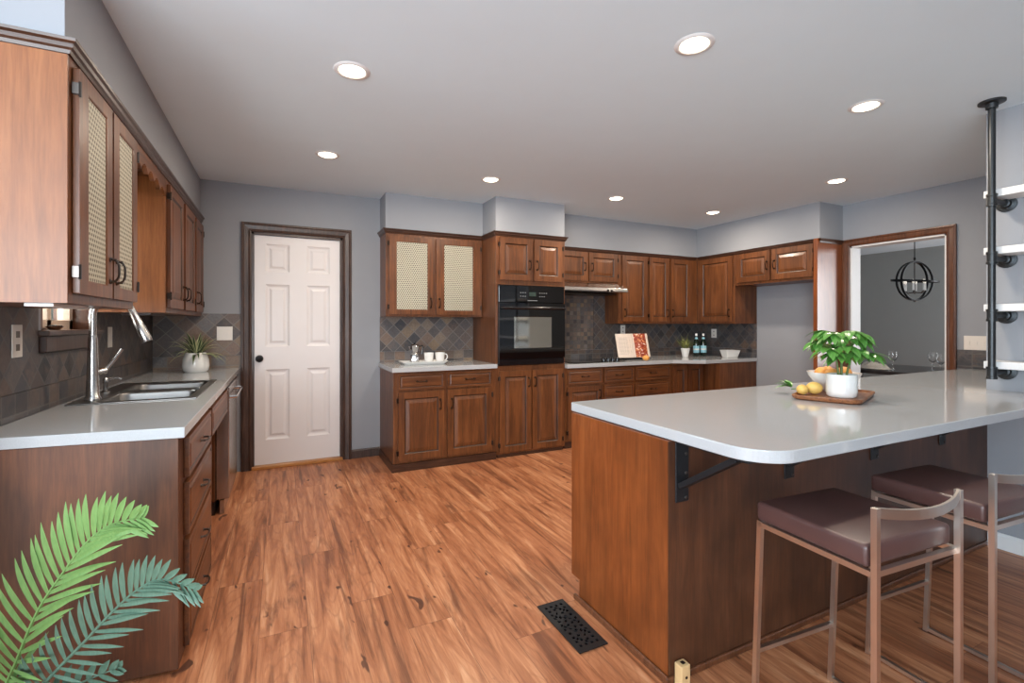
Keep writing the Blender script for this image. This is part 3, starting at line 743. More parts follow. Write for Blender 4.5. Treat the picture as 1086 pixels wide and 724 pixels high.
hd = thing('range_hood', 'slim stainless range hood above the counter beside the wall oven', 'range hood', (3.10, 4.56, 1.66))
mb = MB(); mb.prism([(D-.012, 1.765), (4.50, 1.765), (4.335, 1.700), (4.325, 1.665), (4.345, 1.655), (D-.012, 1.640)], 2.66, 3.585, lambda a, b, c: (c, a, b)); obj('canopy', mb, M['steel'], hd, .003)
mb = MB(); mb.box(2.78, 3.48, 4.40, 4.72, 1.632, 1.642); obj('filter_screen', mb, M['bronze'], hd)
for k in range(2): mb = MB(); mb.tube([(3.30+k*.05, 4.333, 1.672), (3.30+k*.05, 4.318, 1.669)], .012, 10); obj('switch_knob', mb, M['black'], hd)

f4 = bk(4.20); dep4 = D-4.20-.011
c = cab('base_cabinet', 'long base cabinet with drawers beneath the cooktop counter', 'cabinet', f4, 2.656, 4.11, .07, CB-.042, dep4, BAG)
for a, b in ((2.68, 3.115), (3.145, 3.545), (3.575, 4.085)): add_drawer(c, f4, a, b, .665, .818)
add_door(c, f4, 2.68, 3.115, .095, .640, 'raised', 3.08, .55, -1)
for a, b in ((3.145, 3.545), (3.575, 4.085)):
    add_drawer(c, f4, a, b, .48, .640); add_drawer(c, f4, a, b, .29, .46); add_drawer(c, f4, a, b, .10, .27)
mb = MB(); mb.box(2.656, 4.11, 4.215, 4.26, 0, .069); obj('toe_kick', mb, M['crown'], c)
XB = 4.64
c = thing('base_cabinet', 'corner base cabinet with paired narrow doors below the bottles', 'cabinet', (4.7, 4.5, 0), BAG)
mb = MB(); mb.prism([(4.112, 4.20), (XB, 4.20), (XB, 3.962), (XR-.011, 3.962), (XR-.011, D-.011), (4.112, D-.011)], .07, CB-.042); obj('body', mb, M['cab'], c, .002)
add_door(c, f4, 4.13, 4.36, .095, .815, 'raised'); f5 = rt(XB)
mb = MB(); mb.box(4.112, XB, 4.215, 4.30, 0, .069); obj('toe_kick', mb, M['crown'], c)
add_door(c, f4, 4.375, 4.615, .095, .815, 'raised')
def polyslab(mb, poly, z0, z1): mb.prism(poly, z0, z1)
mb = MB(); mb.prism([(2.656, 4.155), (4.10, 4.155), (4.40, 3.95), (XR-.010, 3.95), (XR-.010, D-.010), (2.656, D-.010)], CB-.040, CB); o = obj('countertop', mb, M['quartz'], None, .003, off=(4.0, 4.45, CB-.04))
tag(o, 'L-shaped quartz countertop with cookbook and bottles in the far corner', 'countertop', 'quartz countertops')

# ---- peninsula
PX = 1.262
pn = thing('peninsula_cabinet', 'large stained wooden peninsula base with bare end and seating side', 'peninsula', (2.5, 1.62, 0))
mb = MB(); mb.prism([(PX, YW), (XR-.01, YW), (XR-.01, 1.93), (PX, 1.93)], .10, CZ-.042); mb.prism([(PX, YW), (XR-.01, YW), (XR-.01, 1.865), (PX, 1.865)], 0, .10)
obj('body', mb, M['panel'], pn, .002)
mb = MB(); mb.prism([(PX-.02, YW-.014), (PX-.004, YW-.014), (PX-.004, 1.895), (PX-.02, 1.895)], 0, .028); o1 = obj('shoe_molding', mb, M['redwood'], pn, .008)
mb = MB(); mb.prism([(PX-.02, YW-.014), (XW-.016, YW-.014), (XW-.016, YW-.002), (PX-.02, YW-.002)], 0, .028); obj('shoe_molding', mb, M['redwood'], pn, .006)
mb = MB(); mb.box(PX-.004, PX, YW, 1.93, .10, CZ-.043); mb.box(PX-.004, PX, YW-.003, 1.865, .0, .10); obj('end_panel', mb, M['panel'], pn)
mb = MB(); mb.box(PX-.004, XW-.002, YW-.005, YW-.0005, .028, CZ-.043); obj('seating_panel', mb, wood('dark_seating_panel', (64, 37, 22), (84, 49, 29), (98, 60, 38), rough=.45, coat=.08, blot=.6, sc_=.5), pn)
pts = []
def arc(cx, cy, r, a0, a1, n=10): return [(cx+r*math.cos(R(a0+(a1-a0)*k/n)), cy+r*math.sin(R(a0+(a1-a0)*k/n))) for k in range(n+1)]
XC = 1.272
poly = arc(XC+.14, .92+.14, .14, 180, 270, 14) + [(XW-.003, .915), (XW-.003, YW+.002), (XR-.010, YW+.002), (XR-.010, 1.972)] + arc(XC+.025, 1.972-.025, .025, 90, 180, 6)
mb = MB(); mb.prism(poly, CZ-.040, CZ); o = obj('countertop', mb, M['quartz'], None, .004, 3, off=(2.6, 1.45, CZ-.04))
tag(o, 'wide grey quartz peninsula top with rounded corner overhanging the bar stools', 'countertop', 'quartz countertops')
# brackets under the overhang
BL = ['black steel bracket under the peninsula overhang, nearest the rounded corner', 'black steel counter bracket behind the nearer bar stool seat', 'black steel counter bracket between the two bar stools', 'black steel counter bracket closest to the grey side wall']
brk = None
for i, bx in enumerate((1.318, 1.925, 2.56, 3.205)):
    if brk is None:
        brk = thing('counter_bracket', BL[0], 'bracket', (bx, YW-.006, CZ-.042), 'peninsula counter brackets', local=True)
        mb = MB(); mb.box(-.032, .032, -.006, 0, -.225, -.001); obj('wall_plate', mb, M['bracket'], brk, .006)
        mb = MB(); mb.box(-.028, .028, -.30, -.006, -.007, -.001); obj('top_plate', mb, M['bracket'], brk, .002)
        mb = MB(); a, b = Vector((0, -.006, -.165)), Vector((0, -.245, -.007)); n = Vector((0, .55, .83)) * .010
        l = [[p + Vector((sx*.022, 0, 0)) + n*sz for sx, sz in ((-1, -1), (1, -1), (1, 1), (-1, 1))] for p in (a, b)]
        mb.ring(l); obj('brace', mb, M['bracket'], brk, .002)
        for zz in (-.05, -.12, -.21):
            mb = MB(); mb.lathe([(.001, 0), (.006, 0), (.005, -.003), (.001, -.004)], (0.016, -.006, zz), 8, 'Y'); obj('screw', mb, M['pewter'], brk)
    else:
        r = copy_tree(brk, (bx, YW-.006, CZ-.042)); r['label'] = BL[i]
# little box on the floor at the corner
jb = thing('phone_jack', 'small beige jack box at the foot of the peninsula corner', 'jack', (1.30, YW-.02, 0))
mb = MB(); mb.box(1.275, 1.318, YW-.05, YW-.0145, .0, .082); obj('housing', mb, M['beige'], jb, .004)
mb = MB(); mb.box(1.29, 1.304, YW-.040, YW-.026, .0822, .084); obj('port', mb, M['black'], jb)
mb = MB(); mb.lathe([(.001, 0), (.005, 0), (.005, -.002), (.001, -.003)], (1.297, YW-.0503, .04), 10, 'Y'); obj('screw', mb, M['bronze'], jb)

# ------------------------------------------------------------------ floor register
fg = thing('floor_register', 'black metal floor register with scrolled openings beside the peninsula', 'floor vent', (1.122, 1.732, 0), local=True)
mb = MB(); hw, hl, n_, m_ = .068, .172, 4, 11
us = [-.048+k*.096/(n_*2+1) for k in range(n_*2+2)]
xs = [-hw, *[-.046+.092*k/(2*n_-1) for k in range(2*n_)], hw]; ys = [-hl, *[-.145+.29*k/(2*m_-1) for k in range(2*m_)], hl]
hole = {(i, j) for i in range(1, len(xs)-2, 2) for j in range(1, len(ys)-2, 2)}
hole |= {(i, j) for i in range(2, len(xs)-2, 2) for j in range(2, len(ys)-2, 2) if (i//2+j//2) % 3 == 0}
def swirl(x, y):
    e_ = max(0, 1-abs(x)/hw)*max(0, 1-abs(y)/hl); return (x+.006*math.sin(y*70)*min(1, e_*2), y+.007*math.sin(x*130+y*30)*min(1, e_*2))
grid_slab(mb, xs, ys, hole, .004, .0085, swirl); weld(obj('grille', mb, M['bracket'], fg))
mb = MB(); mb.box(-hw+.004, hw-.004, -hl+.004, hl-.004, .0005, .0035); obj('backing', mb, M['black'], fg)

# ------------------------------------------------------------------ bar stools
st = thing('bar_stool', 'nearer brown leather bar stool with steel frame under the peninsula overhang', 'bar stool', (1.60, .88, 0), 'bar stools at the peninsula', local=True, rz=R(-4))
hx, y0, y1 = .188, -.182, .162          # y1 = counter side
mb = MB(); mb.box(-.191, .191, -.172, .176, .646, .708); o = obj('seat_cushion', mb, M['leather'], st, .013, 4)
for p in o.data.polygons: p.use_smooth = True
mb = MB(); pp = [(-.19, -.176, .700), (.19, -.176, .700)]
mb.tube([(-.179, -.166, .7015), (-.179, .169, .7015), (.179, .169, .7015), (.179, -.166, .7015)], .004, 6, True); obj('piping', mb, M['leather'], o)
w = .0155
for sx in (-1, 1):
    mb = MB(); mb.bar((sx*hx, y1-.002, .648), (sx*hx, y1+.022, 0.001), w); obj('leg', mb, M['stool_steel'], st)
    mb = MB(); mb.bar((sx*hx, y0-.008, .814), (sx*hx, y0-.008, .001), w); obj('leg', mb, M['stool_steel'], st)
    mb = MB(); mb.bar((sx*hx, y0, .6375), (sx*hx, y1, .6375), w); obj('seat_rail', mb, M['stool_steel'], st)
    mb = MB(); mb.bar((sx*hx, y0-.008, .0115), (sx*hx, y1+.022, .0115), w*.9); obj('floor_rail', mb, M['stool_steel'], st)
for yy in (y0, y1): mb = MB(); mb.bar((-hx, yy, .6375), (hx, yy, .6375), w); obj('seat_rail', mb, M['stool_steel'], st)
mb = MB(); mb.bar((-hx, y1+.014, .212), (hx, y1+.014, .212), w*.9); obj('foot_rest', mb, M['stool_steel'], st)
mb = MB(); loops = []
for k in range(13):
    q = -1+k/6; x = q*hx; yb = y0-.008 + .0 - .035*(1-q*q); zz = .806-.012*(1-q*q)
    loops.append([(x, yb-.004, zz-.018), (x, yb+.004, zz-.018), (x, yb+.004, zz+.010), (x, yb-.004, zz+.010)])
mb.ring(loops); obj('back_bar', mb, M['stool_steel'], st, .001)
r = copy_tree(st, (2.255, .875, 0)); r['label'] = 'farther brown leather bar stool with steel frame, next to the grey side wall'

# ------------------------------------------------------------------ pipe shelving on the right
PXX, PYY = 3.553, 1.212
ps = thing('pipe_shelf', 'black iron pipe shelving with four white boards on the right wall', 'shelf', (PXX, PYY, 1.0))
mb = MB(); mb.tube([(PXX, PYY, 1.015), (PXX, PYY, H-.001)], .0165, 14); obj('pole', mb, M['pipe'], ps)
mb = MB(); mb.lathe([(.001, 0), (.058, 0), (.058, -.010), (.028, -.014), (.026, -.04), (.017, -.042)], (PXX, PYY, H-.0005), 24); obj('ceiling_flange', mb, M['pipe'], ps)
for i, z in enumerate((2.004, 1.684, 1.366, 1.046)):
    mb = MB(); mb.box(PXX+.024, XW-.002, .25, 1.256, z, z+.040); obj('shelf_board', mb, M['trim_white'], ps, .003)
    za = z-.022
    mb = MB(); mb.lathe([(.017, -.034), (.024, -.034), (.024, -.022), (.021, -.02), (.021, .02), (.024, .022), (.024, .034), (.017, .034)], (PXX, PYY, za), 16); fit = obj('pipe_tee', mb, M['pipe'], ps)
    mb = MB(); mb.tube([(PXX, PYY, za), (XW-.012, PYY, za)], .0155, 12); obj('arm', mb, M['pipe'], ps)
    mb = MB(); mb.lathe([(.001, 0), (.046, 0), (.046, -.009), (.026, -.013), (.024, -.034), (.017, -.036)], (XW-.001, PYY, za), 22, 'X'); obj('wall_flange', mb, M['pipe'], ps)

# ------------------------------------------------------------------ recessed downlights
DL = [((.315, 2.43), 'lit recessed downlight in the ceiling in front of the cane-front left wall cabinet'),
      ((1.645, 1.54), 'lit recessed downlight above the near end of the peninsula, largest in view'),
      ((2.985, 1.55), 'lit recessed downlight above the middle of the peninsula, beside the pipe shelf'),
      ((.31, 3.71), 'lit recessed downlight in front of the white door'),
      ((1.617, 3.737), 'lit recessed downlight in front of the soffit over the oven cabinet'),
      ((2.966, 3.757), 'lit recessed downlight in front of the range hood wall'),
      ((4.302, 3.763), 'lit recessed downlight in the far right corner above the bottles'),
      ((4.313, 2.468), 'lit recessed downlight in front of the dining doorway')]
dl = None
for (x, y), lab in DL:
    if dl is None:
        dl = thing('recessed_downlight', lab, 'ceiling light', (x, y, H), 'recessed ceiling downlights', local=True)
        mb = MB(); mb.lathe([(.058, -.0015), (.066, -.007), (.080, -.005), (.086, -.0005), (.058, -.0005)], (0, 0, 0), 32); obj('trim_ring', mb, M['trim_white'], dl)
        mb = MB(); mb.lathe([(.001, -.017), (.03, -.015), (.05, -.009), (.062, -.003), (.062, -.0008), (.001, -.0008)], (0, 0, 0), 32); obj('diffuser', mb, M['lamp'], dl)
        L = bpy.data.lights.new('downlight_lamp', 'AREA'); L.shape = 'DISK'; L.size = .11; L.energy = LAMP_W; L.color = LAMP_COL
        lo = bpy.data.objects.new('downlight_lamp', L); C.objects.link(lo); lo.parent = dl; lo.location = (0, 0, -.022)
    else:
        r = copy_tree(dl, (x, y, H)); r['label'] = lab

# ------------------------------------------------------------------ switch and outlet plates
def plate(fr, u, z, w, h, label, slots, kind='outlet', name='wall_outlet', cat='outlet', base=.0095):
    t = thing(name, label, cat, fr(u, base, z-h/2))
    mb = MB(); mb.box(u-w/2, u+w/2, base, base+.005, z-h/2, z+h/2, fr); obj('cover_plate', mb, M['plastic'], t, .002)
    for (du, dz, sw, sh) in slots:
        mb = MB(); mb.box(u+du-sw/2, u+du+sw/2, base+.0052, base+.009 if kind == 'switch' else base+.0062, z+dz-sh/2, z+dz+sh/2, fr)
        obj('toggle' if kind == 'switch' else 'socket', mb, M['plastic'] if kind == 'switch' else M['plastic_dark'], t)
    return t
SO = [(0, .024, .016, .012), (0, -.024, .016, .012)]
plate(lf(XL), 2.555, 1.228, .080, .13, 'ivory outlet plate on slate tile left of the sink window', [(0, .026, .03, .026), (0, -.026, .03, .026)])
plate(lf(XL), 3.70, 1.215, .082, .125, 'ivory switch plate on slate right behind the gooseneck faucet', [(0, 0, .014, .03)], 'switch', 'light_switch', 'switch')
plate(lf(XL), 4.52, 1.225, .080, .12, 'ivory outlet plate on the left slate wall near the potted plant', SO)
plate(bk(D), -.432, 1.214, .118, .118, 'square double switch plate between the potted plant and white door', [(-.025, 0, .010, .026), (.025, 0, .010, .026)], 'switch', 'light_switch', 'switch')
plate(rt(XR), 1.90, 1.135, .165, .120, 'three-gang switch plate on grey wall between doorway and pipe shelf', [(-.048, 0, .010, .026), (0, 0, .010, .026), (.048, 0, .010, .026)], 'switch', 'light_switch', 'switch', .0005)
plate(bk(D), 3.89, 1.225, .075, .115, 'white outlet plate on slate behind the open cookbook', SO)
plate(rt(XR), 4.60, 1.17, .085, .118, 'white outlet plate on slate behind the dark bottles', SO)

# ------------------------------------------------------------------ plants
def leaf_strip(mb, base, dirv, L, w, droop, mi_c=0, mi_e=None, n=7, side=None):
    # arching strap leaf with real fold
    d = Vector(dirv).normalized(); p = Vector(base)
    s = side or d.cross(Vector((0, 0, 1)))
    if s.length < 1e-3: s = Vector((1, 0, 0))
    s.normalize(); rows = []
    for k in range(n+1):
        q = k/n
        ww = w*(.55+.9*q*(1-q)*2)*(1-q**3) + .0004
        up = s.cross(d).normalized()
        rows.append([p - s*ww + up*ww*.25, p - s*ww*.7 + up*ww*.05, p, p + s*ww*.7 + up*ww*.05, p + s*ww + up*ww*.25])
        p = p + d*(L/n); d = (d + Vector((0, 0, -droop/n*(.4+1.4*q)))).normalized()
    i = mb.add([q for r_ in rows for q in r_])
    for k in range(n):
        for j in range(4):
            mb.mi = (mi_e if (mi_e is not None and j in (0, 3)) else mi_c); mb.sm = True
            a = i+k*5+j; mb.face((a, a+1, a+6, a+5))
    mb.sm = False; mb.mi = 0
def spiky(name, label, loc, pot_prof, pot_in, nl, L, w, mats, droop, spread=(15, 75), edge=True, soil_z=.1, soil_r=.05):
    t = thing(name, label, 'potted plant', loc, local=True)
    mb = MB(); mb.lathe(pot_prof, (0, 0, 0), 32); obj('pot', mb, M['ceramic'], t)
    mb = MB(); mb.lathe([(.001, soil_z), (soil_r, soil_z), (soil_r, soil_z-.01), (.001, soil_z-.01)], (0, 0, 0), 24); obj('soil', mb, M['soil'], t)
    mb = MB()
    for k in range(nl):
        az = k*2.39996+random.uniform(-.2, .2); el = R(90-random.uniform(*spread)); 
        dv = (math.cos(az)*math.cos(el), math.sin(az)*math.cos(el), math.sin(el))
        leaf_strip(mb, (math.cos(az)*soil_r*.3, math.sin(az)*soil_r*.3, soil_z-.004), dv, L*random.uniform(.7, 1.1), w*random.uniform(.8, 1.15), droop*random.uniform(.6, 1.2), 0, 1 if edge else None)
    obj('foliage', mb, mats, t, fix=False)
    return t
spiky('potted_plant', 'variegated spiky plant in round white pot on the left counter', (-.606, 4.53, CZ+.0005),
      [(.001, 0), (.072, 0), (.086, .012), (.094, .05), (.090, .095), (.078, .135), (.072, .152), (.068, .152), (.072, .135), (.084, .09), (.07, .06), (.001, .06)], None, 50, .215, .0115, [M['spike'], M['spike_edge']], 1.7, (8, 86), True, .135, .07)
spiky('potted_plant', 'small grassy plant in tapered white pot beside the dark bottles', (4.64, 4.49, CB+.0005),
      [(.001, 0), (.036, 0), (.044, .04), (.055, .09), (.058, .112), (.053, .112), (.048, .09), (.001, .08)], None, 46, .19, .0048, [M['grassy'], M['grassy']], .7, (5, 65), False, .1, .046)

# palm in the left foreground
pm = thing('potted_palm', 'green palm with long feathery fronds in the left foreground', 'potted plant', (-.64, 1.62, 0))
mb = MB(); mb.lathe([(.001, 0), (.10, 0), (.115, .02), (.135, .22), (.145, .25), (.135, .25), (.125, .22), (.001, .21)], (-.64, 1.62, 0), 28); obj('pot', mb, M['ceramic'], pm)
mb = MB(); mb.lathe([(.001, .222), (.125, .222), (.125, .212), (.001, .212)], (-.64, 1.62, 0), 24); obj('soil', mb, M['soil'], pm)
RV = Vector((math.cos(R(25.95)), -math.sin(R(25.95)), 0)); FV = Vector((math.sin(R(25.95)), math.cos(R(25.95)), 0)); ZV = Vector((0, 0, 1))
def cr(pts, q):                                            # Catmull-Rom through a list of vectors
    n = len(pts)-1; s = min(max(q, 0), .99999)*n; i = int(s); t = s-i
    p = [pts[max(0, min(n, i+k))] for k in (-1, 0, 1, 2)]
    return .5*((2*p[1])+(p[2]-p[0])*t+(2*p[0]-5*p[1]+4*p[2]-p[3])*t*t+(3*p[1]-p[0]-3*p[2]+p[3])*t**3)
def frond(stem_pts, n, lenL, lenR, w, mat, lean):
    # stem_pts: 3-D curve; leaflets leave both sides, angled forward and arching
    mb = MB()
    S = [Vector(p) for p in stem_pts]
    path = [cr(S, k/30) for k in range(31)]
    mb.tube(path, [.0055*(1-.8*k/30)+.0008 for k in range(31)], 6)
    for k in range(n):
        q = .16+.84*k/(n-1); p = cr(S, q); tg = (cr(S, min(1, q+.02))-cr(S, q-.02)).normalized()
        nr = FV*-1
        sd = tg.cross(nr).normalized()
        for sg, LL in ((1, lenR), (-1, lenL)):
            ang = R((36-12*q if sg > 0 else 62-26*q)+random.uniform(-4, 4)); L = LL*(math.sin(math.pi*(.16+.76*q))**.55)*(1-.35*q**4)*random.uniform(.9, 1.06)
            d = (tg*math.cos(ang) + sd*sg*math.sin(ang) + nr*(.18+lean*sg)).normalized()
            side = d.cross(nr).normalized()
            pp = Vector(p); rows = []; m_ = 8
            for j in range(m_+1):
                x = j/m_; ww = w*(.8 if sg > 0 else 1)*(.45+2.1*x*(1-x))*(1-x**7)+.0005
                rows.append([pp-side*ww+nr*ww*.35, pp, pp+side*ww+nr*ww*.35]); pp = pp+d*(L/m_)
                d = (d+Vector((0, 0, -.075 if sg > 0 else .03))*x+tg*.02-nr*.03*x).normalized()
            i = mb.add([q_ for r_ in rows for q_ in r_]); mb.sm = True
            for j in range(m_):
                for c_ in range(2): a = i+j*3+c_; mb.face((a, a+1, a+4, a+3))
            mb.sm = False
    return obj('frond', mb, mat, pm, fix=False)
def at(u, v, a): r_ = (u-543)/FPX*a; z = 1.295-(v-343.56)/FPX*a; p = RV*r_+FV*a; return (p.x, p.y, z)
root0 = (-.64, 1.62, .215)
frond([root0, at(4, 735, 1.40), at(18, 700, 1.36), at(40, 648, 1.34), at(67, 607, 1.33), at(92, 575, 1.33), at(118, 556, 1.32), at(150, 549, 1.30)], 29, .175, .235, .0092, M['palm1'], .05)
frond([root0, at(30, 745, 1.38), at(55, 716, 1.33), at(88, 682, 1.30), at(118, 650, 1.29), at(146, 625, 1.28), at(172, 614, 1.27), at(205, 624, 1.25)], 27, .125, .175, .0078, M['palm2'], .05)
frond([root0, at(15, 760, 1.42), at(50, 742, 1.40), at(90, 722, 1.40), at(125, 708, 1.41)], 12, .09, .11, .010, M['palm2'], .1)
frond([root0, at(-30, 740, 1.28), at(-50, 700, 1.18), at(-80, 660, 1.08), at(-120, 630, 1.0)], 18, .18, .18, .009, M['palm1'], .05)

# ------------------------------------------------------------------ peninsula tray set
TR = R(20)
def trw(x, y): return (2.60+x*math.cos(TR)-y*math.sin(TR), 1.50+x*math.sin(TR)+y*math.cos(TR))
tr = thing('serving_tray', 'oblong wooden serving tray on the peninsula holding plant and fruit', 'tray', (2.60, 1.50, CZ+.0005), local=True, rz=TR)
def rrect(hx, hy, r, n=5): return [p for (cx, cy, a0) in ((hx-r, hy-r, 0), (-hx+r, hy-r, 90), (-hx+r, -hy+r, 180), (hx-r, -hy+r, 270)) for p in arc(cx, cy, r, a0, a0+90, n)]
mb = MB(); lv = [(.225, .135, 0), (.236, .146, .006), (.240, .150, .022), (.232, .142, .024), (.224, .134, .013), (.22, .13, .011)]
mb.sm = False; mb.ring([[(x, y, z) for x, y in rrect(a, b, .05)] for a, b, z in lv]); obj('board', mb, M['tray'], tr, .002)
zt = CZ+.0125
x_, y_ = 2.568, 1.445
mt = thing('potted_plant', 'green leafy plant in white cylinder pot on the wooden tray', 'potted plant', (x_, y_, zt), local=True)
mb = MB(); mb.lathe([(.001, 0), (.058, 0), (.066, .008), (.068, .03), (.068, .112), (.066, .115), (.061, .112), (.061, .095), (.001, .095)], (0, 0, 0), 36); obj('pot', mb, M['ceramic'], mt)
mb = MB(); mb.lathe([(.001, .10), (.0605, .10), (.0605, .096), (.001, .096)], (0, 0, 0), 24); obj('soil', mb, M['soil'], mt)
mb = MB(); fol = MB(); random.seed(21)
def broad(m2, base, d, L, w, up):
    d = Vector(d).normalized(); s = d.cross(Vector(up)).normalized(); n_ = s.cross(d).normalized(); p = Vector(base); rows = []
    for k in range(9):
        q = k/8; ww = w*(math.sin(math.pi*min(1, q*1.0)**.75))*.98+.0005
        rows.append([p-s*ww+n_*ww*.2, p-s*ww*.5+n_*ww*.12, p, p+s*ww*.5+n_*ww*.12, p+s*ww+n_*ww*.2]); p = p+d*L/8; d = (d+Vector((0, 0, -.12))).normalized(); n_ = s.cross(d).normalized()
    i = m2.add([q for r_ in rows for q in r_]); m2.sm = True
    for k in range(8):
        for j in range(4): a = i+k*5+j; m2.face((a, a+1, a+6, a+5))
    m2.sm = False
for (sx, sy, h) in ((0, 0, .205), (.015, .01, .165), (-.015, .005, .13), (.01, -.015, .10)):
    top = Vector((sx*2.2, sy*2.2, .095+h)); mb.tube([(sx, sy, .095), (sx*1.5, sy*1.5, .095+h*.5), top], [.006, .005, .004], 8)
    for k in range(6):
        az = k*1.05+sx*200; el = random.uniform(.15, .6); pet = top+Vector((math.cos(az)*.07, math.sin(az)*.07, .07*math.sin(el)+.01))
        mb.tube([top, (top+pet)/2+Vector((0, 0, .008)), pet], .0018, 5)
        for j in range(5):
            a2 = az+(j-2)*.62; dv = (math.cos(a2), math.sin(a2), .10-.22*abs(j-2)*.5-random.uniform(0, .45))
            broad(fol, pet, dv, random.uniform(.075, .115), random.uniform(.017, .026), (0, 0, 1))
obj('stem', mb, M['stem'], mt); obj('foliage', fol, M['leaf'], mt, fix=False)
def fruit(name, mat, x, y, z, r, label, cat, rx=1.0, rzz=1.0, pole=.12, group=None):
    mb = MB(); mb.sphere((0, 0, r*rzz), r*rx, r, r*rzz, 20, 14, 0)
    if pole:
        mb.v = [(vx*(1+pole*max(0, abs(vx)/(r*rx)-.75)*2.2), vy, vz) for vx, vy, vz in mb.v]
    o = obj(name, mb, M[mat], None); o.location = (x, y, z); o.rotation_euler = (0, 0, random.uniform(0, 3)); tag(o, label, cat, group); return o
x, y = 2.53, 1.56; fruit('lemon', 'lemon', x, y, zt, .034, 'larger lemon on the tray touching the white cylinder pot', 'lemon', 1.15, .95, group='lemons on the tray')
x, y = 2.455, 1.575; fruit('lemon', 'lemon', x, y, zt, .028, 'smaller lemon at the left end of the wooden tray', 'lemon', 1.12, .95, group='lemons on the tray')
x, y = 2.735, 1.581; bw = thing('fruit_bowl', 'white bowl of oranges behind the leafy plant on the tray', 'bowl', (x, y, zt))
mb = MB(); mb.lathe([(.001, 0), (.045, 0), (.05, .006), (.085, .035), (.122, .088), (.128, .105), (.123, .105), (.115, .088), (.08, .042), (.045, .014), (.001, .012)], (x, y, zt), 40); obj('shell', mb, M['ceramic'], bw)
for i, (dx, dy, dz, rr_) in enumerate(((-.062, -.03, .058, .037), (-.03, .045, .057, .037), (.062, -.02, .058, .038), (.048, .059, .057, .037))):
    fruit('orange', 'orange', x+dx, y+dy, zt+dz, rr_, ['orange in the white bowl, at its left front', 'orange in the white bowl, toward the back', 'orange in the white bowl, right of the plant stem', 'orange in the white bowl, farthest right at back'][i], 'orange', 1, 1, 0, 'oranges in the bowl')
x, y = 2.50, 1.665; sp = MB()
for k in range(9):
    az = 1.1+k*.24; broad(sp, (0, 0, .012), (math.cos(az), math.sin(az), .3+.9*random.random()), random.uniform(.06, .105), .016, (0, 0, 1))
sp.tube([(0, 0, .004), (.06, -.02, .006), (.11, -.03, .005)], .0025, 5)
o = obj('leaf_sprig', sp, M['leaf'], None, fix=False); o.location = (x, y, zt+.012); tag(o, 'cut sprig of green leaves lying at the tray left end', 'sprig')

# ------------------------------------------------------------------ coffee tray
tx, ty = 1.232, 4.47
ct = thing('coffee_tray', 'low white oblong platter under the moka pot and cups', 'tray', (tx, ty, CZ+.0005), local=True)
mb = MB(); mb.ring([[(a, b, z) for a, b in rrect(hx_, hy_, .03)] for hx_, hy_, z in ((.195, .075, 0), (.198, .08, .004), (.220, .105, .026), (.223, .108, .030), (.214, .10, .029), (.196, .076, .008), (.19, .07, .008))]); obj('dish', mb, M['ceramic'], ct)
zc_ = CZ+.0092
mp = thing('moka_pot', 'polished steel moka pot on the white platter', 'coffee pot', (tx-.085, ty, zc_), local=True)
mb = MB(); mb.lathe([(.001, 0), (.046, 0), (.048, .006), (.038, .075), (.034, .085)], (0, 0, 0), 8); obj('boiler', mb, M['chrome'], mp)
mb = MB(); mb.lathe([(.034, .0855), (.037, .095), (.030, .105), (.047, .165), (.045, .168), (.001, .168)], (0, 0, 0), 8); mb.prism([(-.062, .16), (-.042, .125), (-.042, .165)], -.008, .008, lambda a, b, c: (a, c, b)); obj('collector', mb, M['chrome'], mp)
mb = MB(); mb.lathe([(.046, .1685), (.040, .176), (.008, .184), (.001, .184)], (0, 0, 0), 8); ld = obj('lid', mb, M['chrome'], mp)
mb = MB(); mb.lathe([(.006, .1842), (.010, .195), (.008, .205), (.001, .206)], (0, 0, 0), 12); obj('lid_knob', mb, M['black'], ld)
mb = MB(); mb.tube([(.044, 0, .16), (.075, 0, .165), (.082, 0, .155), (.07, 0, .085)], [.006, .007, .008, .006], 8, flat=.6); obj('handle', mb, M['black'], mp)
cg = 'coffee cups on the platter'
def cup(x, lab, rz=0):
    t = thing('coffee_cup', lab, 'cup', (x, ty-.02, zc_), cg, local=True, rz=rz)
    mb = MB(); mb.lathe([(.001, 0), (.034, 0), (.039, .008), (.046, .085), (.047, .098), (.043, .098), (.041, .085), (.034, .012), (.001, .01)], (0, 0, 0), 28); obj('shell', mb, M['ceramic'], t)
    mb = MB(); mb.tube([(.043, 0, .082), (.066, -.004, .080), (.074, -.005, .055), (.062, -.004, .028), (.040, 0, .022)], .0058, 8); obj('handle', mb, M['ceramic'], t)
    return t
cup(tx+.048, 'white coffee cup beside the moka pot, the left of two', R(65)); cup(tx+.158, 'white coffee cup at the right end of the platter')

# ------------------------------------------------------------------ range counter things
ck = thing('cooktop', 'black glass cooktop set in the counter under the range hood', 'cooktop', (3.1, 4.45, CB+.0005))
mb = MB(); mb.box(2.78, 3.46, 4.22, 4.70, CB+.0005, CB+.009); obj('glass_top', mb, M['glassblack'], ck, .003)
for i in range(4):
    kx = 3.20+.062*i; mb = MB(); mb.lathe([(.001, 0), (.022, 0), (.022, .02), (.017, .038), (.001, .04)], (kx, 4.27, CB+.0092), 14); obj('control_knob', mb, M['black'], ck)
bk_ = thing('cookbook', 'open cookbook with recipe page and red food photo leaning on a stand', 'book', (3.74, 4.40, CB+.02), local=True, rz=R(-8))
tilt = R(16)
def pg(x0, x1, bow):
    def f(a, d, b): return (a, (b)*math.sin(tilt)-d*math.cos(tilt)-bow*.02*math.sin(math.pi*abs(a)/.2), .006+b*math.cos(tilt)+d*math.sin(tilt))
    return f
